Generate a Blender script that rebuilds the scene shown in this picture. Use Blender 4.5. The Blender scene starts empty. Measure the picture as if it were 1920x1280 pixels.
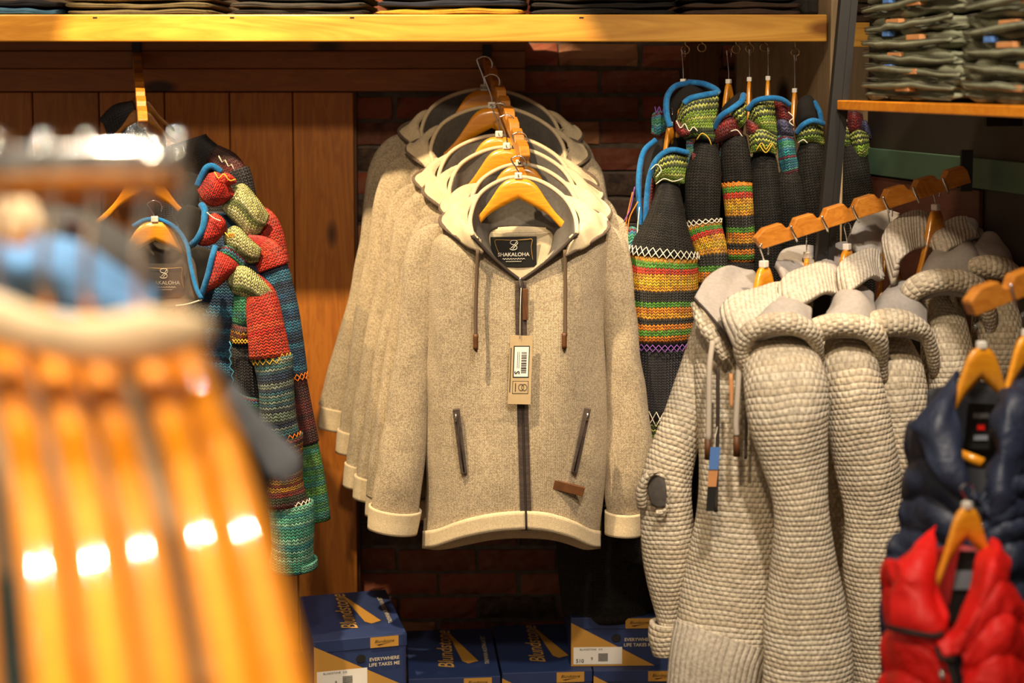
import bpy, math, random
import numpy as np
from mathutils import Vector, Matrix
sc = bpy.context.scene
COL = sc.collection
rnd = random.Random(7)
# ------------------------------------------------------------------ camera
F = 2800.0; PY0 = 375.0; HOR = 150.0; CAMZ = 1.59
PITCH = math.atan((PY0 - HOR) / F)
cam = bpy.data.cameras.new('camera'); camo = bpy.data.objects.new('camera', cam)
COL.objects.link(camo); sc.camera = camo
cam.sensor_width = 36; cam.lens = 36 * F / 1920
cam.shift_y = -(640 - PY0) / 1920
camo.location = (0, 0, CAMZ); camo.rotation_euler = (math.pi / 2 - PITCH, 0, 0)
cam.dof.use_dof = True; cam.dof.focus_distance = 3.32; cam.dof.aperture_fstop = 2.6
cam.clip_start = 0.05
# ------------------------------------------------------------------ world, lamps, exposure
sc.view_settings.view_transform = 'Standard'; sc.view_settings.look = 'None'
sc.view_settings.exposure = 0.0; sc.view_settings.gamma = 1.0
sc.view_settings.use_curve_mapping = False
w = bpy.data.worlds.new('shop_ambient'); sc.world = w; w.use_nodes = True
bg = w.node_tree.nodes['Background']; bg.inputs[0].default_value = (1.0, 0.80, 0.58, 1); bg.inputs[1].default_value = 0.30
def lamp(name, loc, target, watts, angle=50, blend=.6, col=(1, .76, .48), radius=.04):
    l = bpy.data.lights.new(name, 'SPOT'); l.energy = watts; l.color = col
    l.spot_size = math.radians(angle); l.spot_blend = blend; l.shadow_soft_size = radius
    o = bpy.data.objects.new(name, l); COL.objects.link(o); o.location = loc
    o.rotation_euler = (Vector(target) - Vector(loc)).to_track_quat('-Z', 'Y').to_euler()
    return o
lamp('spot_lamp_key', (-.75, 2.62, 2.95), (-.45, 3.55, 1.5), 380, 43.4, .012, (1, .76, .46), .03)
lamp('spot_lamp_wood', (-1.9, 2.62, 2.95), (-1.3, 3.9, 1.2), 170, 60, .5, (1, .70, .36), .04)
lamp('fill_spot_front', (-.15, 0.7, 2.95), (0.08, 3.4, 1.0), 140, 54, .8, (1, .80, .55), .08)  # added fill light from the camera side for the garment fronts
lamp('fill_spot_black_knits', (.75, 2.5, 2.95), (.5, 3.45, .6), 170, 34, .5, (1, .76, .48), .05)  # added light for the black knits, cone kept off the shelf edge
lamp('fill_spot_side', (.45, 1.35, 2.95), (.66, 2.85, 1.0), 215, 54, .7, (1, .87, .72), .06)  # added light to brighten the hoodies and vests on the right
lamp('spot_lamp_rack', (-.49, 1.40, 2.64), (-.22, .75, 1.4), 110, 60, .6, (1, .82, .58), .016)
lamp('spot_lamp_rack_back', (-.60, 1.66, 2.62), (-.22, .75, 1.4), 90, 60, .6, (1, .84, .62), .016)
lamp('fill_spot_rack_front', (-.35, .1, 2.8), (-.22, .8, 1.4), 120, 60, .6, (1, .82, .58), .04)  # added fill light on the camera side of the blurred rack
# ------------------------------------------------------------------ helpers
def P(px, py, Y):
    a = (px - 960) / F; b = -(py - PY0) / F
    dy = math.cos(PITCH) + b * math.sin(PITCH); dz = -math.sin(PITCH) + b * math.cos(PITCH)
    t = Y / dy
    return Vector((a * t, Y, CAMZ + dz * t))
def hexc(h, a=1):
    h = h.lstrip('#'); out = []
    for i in (0, 2, 4):
        c = int(h[i:i + 2], 16) / 255
        out.append(c / 12.92 if c <= .04045 else ((c + .055) / 1.055) ** 2.4)
    return (*out, a)
def thing(name, label, cat, loc, group=None, rz=0):
    o = bpy.data.objects.new(name, None); COL.objects.link(o)
    o.location = loc; o.rotation_euler = (0, 0, rz); o.empty_display_size = .05
    o['label'] = label; o['category'] = cat
    if group: o['group'] = group
    return o
def tag(o, label, cat, group=None):
    o['label'] = label; o['category'] = cat
    if group: o['group'] = group
    return o
def wloc(o):
    m = Matrix.Identity(4)
    ch = []
    while o: ch.append(o); o = o.parent
    for c in reversed(ch): m = m @ c.matrix_basis
    return m
def mk(name, verts, faces, mat, parent=None, uvs=None, smooth=True, world=True, loc=None):
    """verts in world coordinates (world=True) or in the parent's own frame"""
    me = bpy.data.meshes.new(name)
    V = [Vector(v) for v in verts]
    base = Vector((0, 0, 0))
    if parent is not None:
        if world:
            inv = wloc(parent).inverted(); V = [inv @ v for v in V]
    else:
        if loc is None:
            lo = [min(v[i] for v in V) for i in range(3)]; hi = [max(v[i] for v in V) for i in range(3)]
            base = Vector(((lo[0] + hi[0]) / 2, (lo[1] + hi[1]) / 2, lo[2]))
        else: base = Vector(loc)
        V = [v - base for v in V]
    me.from_pydata([tuple(v) for v in V], [], faces)
    if uvs is not None:
        l = me.uv_layers.new(name='UVMap')
        l.data.foreach_set('uv', np.asarray(uvs, dtype=np.float32).ravel())
    if smooth: me.polygons.foreach_set('use_smooth', [True] * len(me.polygons))
    if mat is not None: me.materials.append(mat)
    me.update()
    o = bpy.data.objects.new(name, me); COL.objects.link(o)
    if parent is not None: o.parent = parent
    else: o.location = base
    return o
def structure(o): o['kind'] = 'structure'; return o
def bevel(o, w=.002, seg=2):
    m = o.modifiers.new('bevel', 'BEVEL'); m.width = w; m.segments = seg; m.limit_method = 'ANGLE'; m.angle_limit = .6
    return o
def solid(o, t, off=0.0, rim=None, inner=None):
    m = o.modifiers.new('thickness', 'SOLIDIFY'); m.thickness = t; m.offset = off; m.use_even_offset = False
    if inner is not None:
        o.data.materials.append(inner); m.material_offset = 1; m.material_offset_rim = 0
    return o
def cr(pts, n, closed=False):
    p = np.asarray([tuple(q) for q in pts], float); k = len(p)
    if k == 1: return np.repeat(p, n, 0)
    if closed: t = np.linspace(0, k, n, endpoint=False)
    else: t = np.linspace(0, k - 1, n)
    i = np.floor(t).astype(int)
    if not closed: i = np.minimum(i, k - 2)
    f = (t - i)[:, None]
    if closed: g = lambda j: p[j % k]
    else:
        pe = np.vstack([2 * p[0] - p[1], p, 2 * p[-1] - p[-2]]); g = lambda j: pe[j + 1]
    a, b, c, d = g(i - 1), g(i), g(i + 1), g(i + 2)
    return .5 * (2 * b + (c - a) * f + (2 * a - 5 * b + 4 * c - d) * f * f + (3 * b - 3 * c + d - a) * f ** 3)
def wnoise(u, v, fu, fv, seed, k=7):
    r = np.random.RandomState(seed); out = np.zeros_like(u)
    for _ in range(k):
        a = r.uniform(-1, 1) * fu * 6.28; b = r.uniform(-1, 1) * fv * 6.28
        out += np.sin(a * u + b * v + r.uniform(0, 6.28))
    return out / k ** .5
def finish(G, name, mat, root, closed, cap=False, thick=0, inner=None, off=0, wr=None, mask=None, flip=False):
    """G: (nv, nu, 3) grid of world points -> one mesh object"""
    nv, nu, _ = G.shape
    du = np.linalg.norm(np.diff(G, axis=1), axis=2).mean(0); dv = np.linalg.norm(np.diff(G, axis=0), axis=2).mean(1)
    U = np.concatenate([[0], np.cumsum(du)]); Vv = np.concatenate([[0], np.cumsum(dv)])
    if wr:
        if closed:
            gu = np.roll(G, -1, 1) - np.roll(G, 1, 1)
        else: gu = np.gradient(G, axis=1)
        N = np.cross(gu, np.gradient(G, axis=0)); N /= (np.linalg.norm(N, axis=2, keepdims=True) + 1e-9)
        if closed:
            ang = np.linspace(0, 2 * np.pi, nu, endpoint=False); R = U[-1] / 6.28
            uu = np.broadcast_to(np.cos(ang) * R, (nv, nu)); u2 = np.broadcast_to(np.sin(ang) * R, (nv, nu))
        else: uu = np.broadcast_to(U, (nv, nu)); u2 = uu * 0
        vv = np.broadcast_to(Vv[:, None], (nv, nu))
        D = np.zeros((nv, nu))
        for (fu, fv, amp, sd) in wr: D += amp * (wnoise(uu, vv, fu, fv, sd) + (wnoise(u2, vv, fu, fv, sd + 50) if closed else 0))
        if mask is not None: D *= mask
        G = G + N * D[:, :, None]
    verts = G.reshape(-1, 3).tolist(); faces = []; uvs = []
    ul = U[-1] + (du.mean() if closed else 0)
    cols = nu if closed else nu - 1
    for i in range(nv - 1):
        for j in range(cols):
            j2 = (j + 1) % nu
            faces.append((i * nu + j, i * nu + j2, (i + 1) * nu + j2, (i + 1) * nu + j))
            ub = ul if (closed and j2 == 0) else U[j2]
            uvs += [(U[j], Vv[i]), (ub, Vv[i]), (ub, Vv[i + 1]), (U[j], Vv[i + 1])]
    if cap and closed:
        for row, rev in ((0, True), (nv - 1, False)):
            c = len(verts); verts.append(G[row].mean(0).tolist())
            for j in range(nu):
                a, b = row * nu + j, row * nu + (j + 1) % nu
                faces.append((b, a, c) if rev else (a, b, c)); uvs += [(U[j], Vv[row])] * 3
    if closed:
        gu = np.roll(G, -1, 1) - np.roll(G, 1, 1); Nn = np.cross(gu, np.gradient(G, axis=0)); flip = bool((Nn * (G - G.mean(1, keepdims=True))).sum() < 0)
    if flip:
        faces = [f[::-1] for f in faces]; k = 0; nuv = []
        for f in faces: nuv += uvs[k:k + len(f)][::-1]; k += len(f)
        uvs = nuv
    o = mk(name, verts, faces, mat, root, uvs)
    if thick: solid(o, thick, off, inner=inner)
    elif inner is not None: o.data.materials.append(inner)
    return o
def surf(name, rows, mat, root, nu=24, nv=16, thick=.005, inner=None, wr=None, closed=False, off=0, mask=None, flip=False):
    A = np.array([[tuple(P(*q)) if not isinstance(q, Vector) else tuple(q) for q in r] for r in rows])
    B = np.array([cr(r, nu, closed) for r in A])
    G = np.stack([cr(B[:, j], nv) for j in range(nu)], axis=1)
    return finish(G, name, mat, root, closed, thick=thick, inner=inner, wr=wr, off=off, mask=mask, flip=flip)
class Tube:
    """a tube through (px, py, Y, radius px[, depth ratio]) stations"""
    def __init__(s, path, dr=.75, nv=60):
        C = np.array([tuple(P(q[0], q[1], q[2])) for q in path]); R = np.array([[q[3] * q[2] / F, (q[4] if len(q) > 4 else dr), 0] for q in path])
        s.C = cr(C, nv); s.R = cr(R, nv); s.nv = nv
        T = np.gradient(s.C, axis=0); T /= np.linalg.norm(T, axis=1, keepdims=True)
        A = np.cross(T, [0, 1, 0]); A /= (np.linalg.norm(A, axis=1, keepdims=True) + 1e-9)
        A = np.where(A[:, :1] < 0, -A, A) if abs(T[:, 2]).mean() > .5 else A
        s.A = A; s.B = np.cross(T, A)
        s.B = np.where(s.B[:, 1:2] > 0, -s.B, s.B)
    def at(s, t, phi, k=1.0):
        x = t * (s.nv - 1)
        f = lambda M: np.stack([np.interp(x, np.arange(s.nv), M[:, c]) for c in range(3)], -1)
        C, A, B, R = f(s.C), f(s.A), f(s.B), f(s.R)
        r = R[..., :1] * k; d = R[..., 1:2]
        return C + A * r * np.sin(phi)[..., None] + B * r * d * np.cos(phi)[..., None]
    def mesh(s, name, mat, root, t0=0, t1=1, n=32, k=1.0, cap=False, wr=None, thick=0, inner=None, nv=None, lip=False):
        nv = nv or max(4, int(s.nv * (t1 - t0)) + 2)
        t = np.linspace(t0, t1, nv)[:, None] + np.zeros((1, n)); ph = np.linspace(0, 2 * np.pi, n, endpoint=False)[None, :] + np.zeros((nv, 1))
        kk = k
        G = s.at(t, ph, kk)
        return finish(G, name, mat, root, True, cap=cap, wr=wr, thick=thick, inner=inner)
    def stitch(s, name, t, dt, n, mat, root, r=.0012, k=1.06, a0=-1.4, a1=1.4, name2=None):
        """crossed zigzag embroidery round the front of the tube"""
        V = []; Fc = []
        for ph0 in (0, 1):
            m = n * 2 + 1
            tt = np.array([t + dt * (1 if (i + ph0) % 2 else -1) for i in range(m)]); pp = np.linspace(a0, a1, m)
            # three points per leg keep the thread on the surface
            ti = np.interp(np.linspace(0, m - 1, (m - 1) * 3 + 1), np.arange(m), tt); pi_ = np.interp(np.linspace(0, m - 1, (m - 1) * 3 + 1), np.arange(m), pp)
            pts = s.at(np.clip(ti, 0, 1), pi_, k); addwire(V, Fc, pts, r, 5)
        return mk(name, V, Fc, mat, root)
def addwire(V, Fc, pts, r, n=6, cap=True):
    pts = np.asarray([tuple(p) for p in pts], float); m = len(pts)
    T = np.gradient(pts, axis=0); T /= (np.linalg.norm(T, axis=1, keepdims=True) + 1e-12)
    up = np.array([0.0, 0, 1]) if abs(T[0][2]) < .9 else np.array([0.0, 1, 0])
    b0 = len(V); a = None
    rr = r if hasattr(r, '__len__') else [r] * m
    for i in range(m):
        if a is None: a = np.cross(T[i], up)
        else: a = a - T[i] * a.dot(T[i])
        a = a / (np.linalg.norm(a) + 1e-12); b = np.cross(T[i], a)
        for j in range(n):
            th = 2 * math.pi * j / n; V.append(tuple(pts[i] + rr[i] * (a * math.cos(th) + b * math.sin(th))))
    for i in range(m - 1):
        for j in range(n):
            j2 = (j + 1) % n; Fc.append((b0 + i * n + j, b0 + i * n + j2, b0 + (i + 1) * n + j2, b0 + (i + 1) * n + j))
    if cap:
        Fc.append(tuple(b0 + j for j in reversed(range(n)))); Fc.append(tuple(b0 + (m - 1) * n + j for j in range(n)))
def wire(name, pts, r, mat, root=None, n=8, res=0, closed=False, world=True):
    """round cord through points (Vectors or px triples)"""
    q = [p if isinstance(p, Vector) else (P(*p) if world else Vector(p)) for p in pts]
    if res: q = cr(q, res)
    if hasattr(r, '__len__') and res: r = np.interp(np.linspace(0, 1, res), np.linspace(0, 1, len(r)), r)
    V = []; Fc = []; addwire(V, Fc, q, r, n)
    return mk(name, V, Fc, mat, root, world=world)
def box(name, lo, hi, mat, root=None, bev=.0015, world=True, M=None):
    x0, y0, z0 = lo; x1, y1, z1 = hi
    v = [Vector(q) for q in ((x0, y0, z0), (x1, y0, z0), (x1, y1, z0), (x0, y1, z0), (x0, y0, z1), (x1, y0, z1), (x1, y1, z1), (x0, y1, z1))]
    if M is not None: v = [M @ q for q in v]
    f = [(0, 3, 2, 1), (4, 5, 6, 7), (0, 1, 5, 4), (1, 2, 6, 5), (2, 3, 7, 6), (3, 0, 4, 7)]
    o = mk(name, v, f, mat, root, smooth=False, world=world)
    if bev: bevel(o, bev)
    return o
def prism(name, poly, t, frame, mat, root=None, bev=.002, world=True):
    """poly: 2-D outline (ccw seen from the front); frame: (origin, right, up, normal)"""
    o, r, u, nrm = [Vector(q) for q in frame]
    n = len(poly)
    V = [o + r * x + u * y + nrm * (t / 2) for x, y in poly] + [o + r * x + u * y - nrm * (t / 2) for x, y in poly]
    Fc = [tuple(range(n)), tuple(reversed(range(n, 2 * n)))] + [(i, i + n, (i + 1) % n + n, (i + 1) % n) for i in range(n)]
    ob = mk(name, V, Fc, mat, root, smooth=False, world=world)
    if bev: bevel(ob, bev)
    return ob
_tc = {}
def text(name, body, origin, right, up, height, mat, root, align='CENTER', shear=0, lift=.0006, bold=0, world=True):
    key = (body, align, shear, bold)
    if key not in _tc:
        cu = bpy.data.curves.new('lettering', 'FONT'); cu.body = body; cu.align_x = align; cu.align_y = 'CENTER'; cu.size = 1; cu.shear = shear; cu.offset = bold; cu.resolution_u = 3
        ob = bpy.data.objects.new('lettering', cu); COL.objects.link(ob)
        dg = bpy.context.evaluated_depsgraph_get(); me = bpy.data.meshes.new_from_object(ob.evaluated_get(dg))
        _tc[key] = ([v.co.copy() for v in me.vertices], [tuple(p.vertices) for p in me.polygons])
        bpy.data.objects.remove(ob); bpy.data.curves.remove(cu); bpy.data.meshes.remove(me)
    vs, fs = _tc[key]; right = Vector(right).normalized(); up = Vector(up).normalized(); nrm = right.cross(up)
    V = [Vector(origin) + right * v.x * height + up * v.y * height + nrm * lift for v in vs]
    return mk(name, V, fs, mat, root, smooth=False, world=world)
# ------------------------------------------------------------------ materials
class NT:
    def __init__(s, name):
        s.m = bpy.data.materials.new(name); s.m.use_nodes = True; s.t = s.m.node_tree; s.b = s.t.nodes['Principled BSDF']
    def n(s, typ, **kw):
        nd = s.t.nodes.new(typ)
        for k, v in kw.items(): setattr(nd, k, v)
        return nd
    def l(s, a, b): s.t.links.new(a, b)
    def put(s, sock, v):
        if isinstance(v, bpy.types.NodeSocket): s.l(v, sock)
        else: sock.default_value = v
    def math(s, op, a, b=None, c=None):
        nd = s.n('ShaderNodeMath', operation=op); s.put(nd.inputs[0], a)
        if b is not None: s.put(nd.inputs[1], b)
        if c is not None: s.put(nd.inputs[2], c)
        return nd.outputs[0]
    def ramp(s, fac, stops, interp='LINEAR'):
        nd = s.n('ShaderNodeValToRGB'); cr_ = nd.color_ramp; cr_.interpolation = interp
        while len(cr_.elements) < len(stops): cr_.elements.new(.5)
        for e, (p, c) in zip(cr_.elements, stops): e.position = p; e.color = c
        s.l(fac, nd.inputs[0]); return nd.outputs[0]
    def mix(s, fac, a, b, blend='MIX'):
        nd = s.n('ShaderNodeMix', data_type='RGBA', blend_type=blend); s.put(nd.inputs[0], fac); s.put(nd.inputs[6], a); s.put(nd.inputs[7], b)
        return nd.outputs[2]
    def noise(s, vec, scale, detail=3, rough=.55, dist=0):
        nd = s.n('ShaderNodeTexNoise'); nd.inputs['Scale'].default_value = scale; nd.inputs['Detail'].default_value = detail
        nd.inputs['Roughness'].default_value = rough; nd.inputs['Distortion'].default_value = dist
        if vec is not None: s.l(vec, nd.inputs['Vector'])
        return nd.outputs[0]
    def bump(s, h, strength=.5, dist=.002):
        nd = s.n('ShaderNodeBump'); nd.inputs['Strength'].default_value = strength; nd.inputs['Distance'].default_value = dist
        s.l(h, nd.inputs['Height']); s.l(nd.outputs[0], s.b.inputs['Normal'])
    def set(s, **kw):
        for k, v in kw.items(): s.put(s.b.inputs[k.replace('_', ' ')], v)
        return s
def C(h): return hexc(h)
def dark(c, k): return (c[0] * k, c[1] * k, c[2] * k, 1)
def plain(name, col, rough=.6, metal=0, coat=0, noise=0, nscale=40, pucker=0):
    t = NT(name); t.set(Roughness=rough, Metallic=metal)
    if coat: t.set(Coat_Weight=coat); t.b.inputs['Coat Roughness'].default_value = .12
    c = C(col) if isinstance(col, str) else col
    if noise:
        tc = t.n('ShaderNodeTexCoord'); f = t.noise(tc.outputs['Object'], nscale, 4)
        t.set(Base_Color=t.ramp(f, [(.3, dark(c, 1 - noise)), (.7, dark(c, 1 + noise * .5))]))
    else: t.set(Base_Color=c)
    if pucker:
        t.bump(t.noise(t.n('ShaderNodeTexCoord').outputs['Object'], pucker, 3, .5, .8), .7, .012)
    return t.m
def wood(name, c1, c2, axis='X', scale=1.0, rough=.5, coat=0, knots=True, knotcol='#3a1c0a'):
    t = NT(name); tc = t.n('ShaderNodeTexCoord'); oi = t.n('ShaderNodeObjectInfo')
    add = t.n('ShaderNodeVectorMath', operation='MULTIPLY_ADD'); add.inputs[1].default_value = (1, 1, 1)
    sep = t.n('ShaderNodeCombineXYZ'); r7 = t.math('MULTIPLY', oi.outputs['Random'], 7.3)
    for i in range(3): t.l(r7, sep.inputs[i])
    t.l(tc.outputs['Object'], add.inputs[0]); t.l(sep.outputs[0], add.inputs[2])
    mp = t.n('ShaderNodeMapping'); s = {'X': (.9, 9, 9), 'Y': (9, .9, 9), 'Z': (9, 9, .9)}[axis]
    mp.inputs['Scale'].default_value = tuple(q * scale for q in s); t.l(add.outputs[0], mp.inputs[0])
    n1 = t.noise(mp.outputs[0], 2.2, 5, .6, 1.2); wv = t.n('ShaderNodeTexNoise'); wv.inputs['Scale'].default_value = 9; wv.inputs['Detail'].default_value = 4; t.l(mp.outputs[0], wv.inputs['Vector'])
    rings = t.math('FRACT', t.math('MULTIPLY', n1, 7.0)); rings = t.math('ABSOLUTE', t.math('SUBTRACT', rings, .5))
    f = t.math('ADD', t.math('MULTIPLY', rings, .7), t.math('MULTIPLY', wv.outputs[0], .65))
    col = t.ramp(f, [(.15, C(c2)), (.75, C(c1))])
    tint = t.math('ADD', t.math('MULTIPLY', oi.outputs['Random'], .3), .85)
    col = t.mix(1.0, col, tint, 'MULTIPLY')
    if knots:
        vo = t.n('ShaderNodeTexVoronoi'); mk_ = t.n('ShaderNodeMapping'); sk = {'X': (3.6, 9, 9), 'Y': (9, 3.6, 9), 'Z': (9, 9, 3.6)}[axis]
        mk_.inputs['Scale'].default_value = sk; t.l(add.outputs[0], mk_.inputs[0]); t.l(mk_.outputs[0], vo.inputs['Vector']); vo.inputs['Scale'].default_value = .9
        k = t.ramp(vo.outputs['Distance'], [(.10, (1, 1, 1, 1)), (.19, (0, 0, 0, 1))])
        col = t.mix(k, col, C(knotcol))
    t.set(Base_Color=col, Roughness=rough)
    if coat: t.set(Coat_Weight=coat); t.b.inputs['Coat Roughness'].default_value = .15
    t.bump(f, .12, .001)
    return t.m
def knit(name, cols, mode='V', a=.008, b=.006, rows=2, seed=0, strength=.8, dist=.003, heather=.18, sheen=.15, order=False, fleck=None, grad=None):
    """cols: yarn colours, chosen row by row. mode V stockinette, moss, rib, fine"""
    t = NT(name); uv = t.n('ShaderNodeUVMap'); sx = t.n('ShaderNodeSeparateXYZ'); t.l(uv.outputs[0], sx.inputs[0]); u, v = sx.outputs[0], sx.outputs[1]
    tc = t.n('ShaderNodeTexCoord')
    wob = t.noise(tc.outputs['Object'], 14, 2); wob = t.math('MULTIPLY', t.math('SUBTRACT', wob, .5), b * 1.2)
    v = t.math('ADD', v, wob)
    if mode in ('V', 'fine'):
        zig = t.math('ABSOLUTE', t.math('SUBTRACT', t.math('FRACT', t.math('DIVIDE', u, a)), .5))
        vv = t.math('ADD', t.math('DIVIDE', v, b), t.math('MULTIPLY', zig, 1.3))
        h1 = t.math('ABSOLUTE', t.math('SINE', t.math('MULTIPLY', vv, math.pi)))
        h2 = t.math('ABSOLUTE', t.math('SINE', t.math('MULTIPLY', u, 2 * math.pi / a)))
        h = t.math('MULTIPLY', t.math('POWER', h1, .6), t.math('ADD', t.math('MULTIPLY', h2, .7), .3))
    elif mode == 'moss':
        vv = t.math('DIVIDE', v, b); row = t.math('FLOOR', vv)
        x = t.math('ADD', t.math('DIVIDE', u, a), t.math('MULTIPLY', row, .5))
        h = t.math('MULTIPLY', t.math('ABSOLUTE', t.math('SINE', t.math('MULTIPLY', x, math.pi))), t.math('ABSOLUTE', t.math('SINE', t.math('MULTIPLY', vv, math.pi))))
        h = t.math('POWER', h, .6)
    else:
        vv = t.math('DIVIDE', v, b)
        h = t.math('POWER', t.math('ABSOLUTE', t.math('SINE', t.math('MULTIPLY', u, math.pi / a))), .7)
    row = t.math('FLOOR', t.math('DIVIDE', vv, float(rows)))
    wn = t.n('ShaderNodeTexWhiteNoise', noise_dimensions='1D'); t.l(t.math('ADD', row, seed * 17.3 + .5), wn.inputs['W'])
    cs = [C(c) for c in cols]
    if len(cs) == 1: col = t.ramp(wn.outputs[0], [(0, cs[0]), (1, dark(cs[0], .93))])
    else: col = t.ramp(wn.outputs[0], [(i / len(cs), c) for i, c in enumerate(cs)], 'CONSTANT')
    if mode in ('V', 'moss'):
        cu = t.math('FLOOR', t.math('DIVIDE', u, a)); wn2 = t.n('ShaderNodeTexWhiteNoise', noise_dimensions='2D'); cb = t.n('ShaderNodeCombineXYZ'); t.l(cu, cb.inputs[0]); t.l(t.math('FLOOR', vv), cb.inputs[1]); t.l(cb.outputs[0], wn2.inputs['Vector'])
        var = .45 if mode == 'V' else .16
        col = t.mix(1.0, col, t.math('ADD', t.math('MULTIPLY', wn2.outputs[0], var * 1.6), 1 - var * .9), 'MULTIPLY')
    n1 = t.noise(tc.outputs['Object'], 260 if mode == 'fine' else 160, 3); 
    lo = t.mix(1.0, col, (1 - heather * 2.4, 1 - heather * 2.5, 1 - heather * 2.6, 1), 'MULTIPLY')
    col = t.mix(t.ramp(n1, [(.38, (1, 1, 1, 1)), (.62, (0, 0, 0, 1))]), col, lo)
    n2 = t.noise(tc.outputs['Object'], 22, 4, .7)
    col = t.mix(t.ramp(n2, [(.42, (.0, .0, .0, 1)), (.66, (.5, .5, .5, 1))]), col, t.mix(1.0, col, (1 - heather * 1.5, 1 - heather * 1.7, 1 - heather * 1.6, 1), 'MULTIPLY'))
    t.set(Base_Color=col, Roughness=.95); t.b.inputs['Specular IOR Level'].default_value = .15
    t.b.inputs['Sheen Weight'].default_value = sheen; t.b.inputs['Sheen Roughness'].default_value = .5
    hh = t.math('ADD', h, t.math('MULTIPLY', n1, .35))
    t.bump(hh, strength, dist)
    return t.m
M = {}
M['plank'] = wood('panelling_pine', '#b87022', '#965214', 'Z', .8, .55)
M['rail'] = wood('rail_pine', '#96571f', '#7c4414', 'X', .8, .55)
M['fascia'] = wood('shelf_pine', '#e0a640', '#b97a22', 'X', .55, .42, .15, knots=True, knotcol='#8a5214')
M['pale_wood'] = wood('weathered_pine', '#cbb08a', '#b0946c', 'Z', .7, .65)
M['brown_post'] = wood('brown_post_wood', '#6b431f', '#523015', 'Z', .8, .6, knots=False)
M['side_shelf'] = wood('orange_shelf_wood', '#e08c1e', '#c06c10', 'X', .6, .4, .2, knots=False)
M['hanger'] = wood('hanger_beech', '#e69a22', '#cf7f14', 'X', 1.2, .32, .5, knots=False)
M['hanger_fg'] = wood('glossy_hanger_beech', '#f09a10', '#de8408', 'X', 1.0, .45, 1.0, knots=False)
M['hanger_fg'].node_tree.nodes['Principled BSDF'].inputs['Coat Roughness'].default_value = .04
M['hanger_fg'].node_tree.nodes['Principled BSDF'].inputs['Specular IOR Level'].default_value = .1
M['bar'] = wood('bar_hardwood', '#cc8430', '#a8621c', 'X', 1.2, .35, .35, knots=False)
M['dark_bar'] = wood('bar_dark_hardwood', '#b87826', '#8f5516', 'X', 1.2, .4, .2, knots=False)
M['chrome'] = plain('chrome', '#d8d8d8', .14, 1)
M['brass'] = plain('eye_brass', '#c9a878', .25, 1)
M['black_metal'] = plain('black_steel', '#0c0a08', .6, 0)
M['white_plastic'] = plain('white_plastic', '#e4ddd0', .4)
M['ink'] = plain('black_ink', '#120f0d', .7)
M['white_ink'] = plain('white_print', '#d8d2c4', .7)
M['slogan_ink'] = plain('pale_print', '#d2c6aa', .6)
M['gold_ink'] = plain('gold_print', '#c99a4c', .55)
M['floor'] = wood('floor_boards', '#5b3c22', '#3d2614', 'Y', .5, .5, knots=False)
def brickmat():
    t = NT('old_brick'); oi = t.n('ShaderNodeObjectInfo'); tc = t.n('ShaderNodeTexCoord')
    col = t.ramp(oi.outputs['Random'], [(0, C('#7c3c28')), (.2, C('#924630')), (.38, C('#33261f')), (.5, C('#9a5636')), (.68, C('#734230')), (.82, C('#b07650')), (.92, C('#3f2e26'))], 'CONSTANT')
    g = t.n('ShaderNodeVectorMath', operation='ADD'); t.l(tc.outputs['Object'], g.inputs[0]); cmb = t.n('ShaderNodeCombineXYZ'); t.l(t.math('MULTIPLY', oi.outputs['Random'], 31), cmb.inputs[0]); t.l(cmb.outputs[0], g.inputs[1])
    n = t.noise(g.outputs[0], 26, 5, .7); col = t.mix(t.ramp(n, [(.4, (0, 0, 0, 1)), (.75, (.6, .6, .6, 1))]), col, C('#8c6a50'))
    n2 = t.noise(g.outputs[0], 9, 3); col = t.mix(t.ramp(n2, [(.58, (0, 0, 0, 1)), (.7, (.7, .7, .7, 1))]), col, C('#2a1d16'))
    t.set(Base_Color=col, Roughness=.9); t.bump(t.math('ADD', n, n2), .6, .004); return t.m
M['brick'] = brickmat()
M['mortar'] = plain('mortar', '#6a5c50', .95, noise=.4, nscale=30)
CREAM = '#d9c6a2'
M['cream'] = knit('oatmeal_wool', ['#d2bf9e'], 'fine', .0046, .0036, 2, 1, .8, .0016, .17)
M['cream_band'] = knit('oatmeal_band', ['#ddc9a4'], 'fine', .0046, .0036, 2, 2, .5, .001, .07)
M['cream_in'] = plain('cream_lining', '#cbb996', .9, noise=.12, nscale=90)
M['grey_fleece'] = plain('charcoal_fleece', '#55504a', .95, noise=.2, nscale=120)
M['zip'] = knit('zip_tape', ['#54473f', '#4a3f38'], 'rib', .003, .003, 1, 3, .5, .001, .1)
M['dark_piping'] = plain('dark_piping', '#33271f', .8)
M['band_knit'] = knit('brown_melange_band', ['#6f5f50', '#5c4e42'], 'fine', .003, .003, 1, 4, .6, .001, .15)
M['leather'] = plain('brown_leather', '#5e3715', .55, noise=.25, nscale=60)
M['cord_brown'] = plain('brown_cord', '#5d4a38', .9)
M['kraft'] = plain('kraft_card', '#b79f78', .8, noise=.08, nscale=50)
M['paper'] = plain('white_sticker', '#e8e2d6', .6)
M['label_black'] = plain('woven_black_label', '#15130f', .7)
M['chunky'] = knit('chunky_cream_wool', ['#dccdb2', '#d4c4a8', '#e0d3ba'], 'moss', .0105, .0095, 1, 5, .8, .004, .10)
M['chunky_rib'] = knit('chunky_rib_wool', ['#d6cab6'], 'rib', .0115, .02, 2, 6, .7, .004, .12)
M['fleece'] = plain('pale_grey_fleece', '#a39c96', .97, noise=.12, nscale=140)
M['cord_grey'] = plain('grey_cord', '#b3a797', .95)
M['navy'] = plain('navy_nylon', '#1b243a', .55, noise=.2, nscale=20, pucker=22)
M['navy_in'] = plain('navy_lining', '#14161d', .7)
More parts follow.
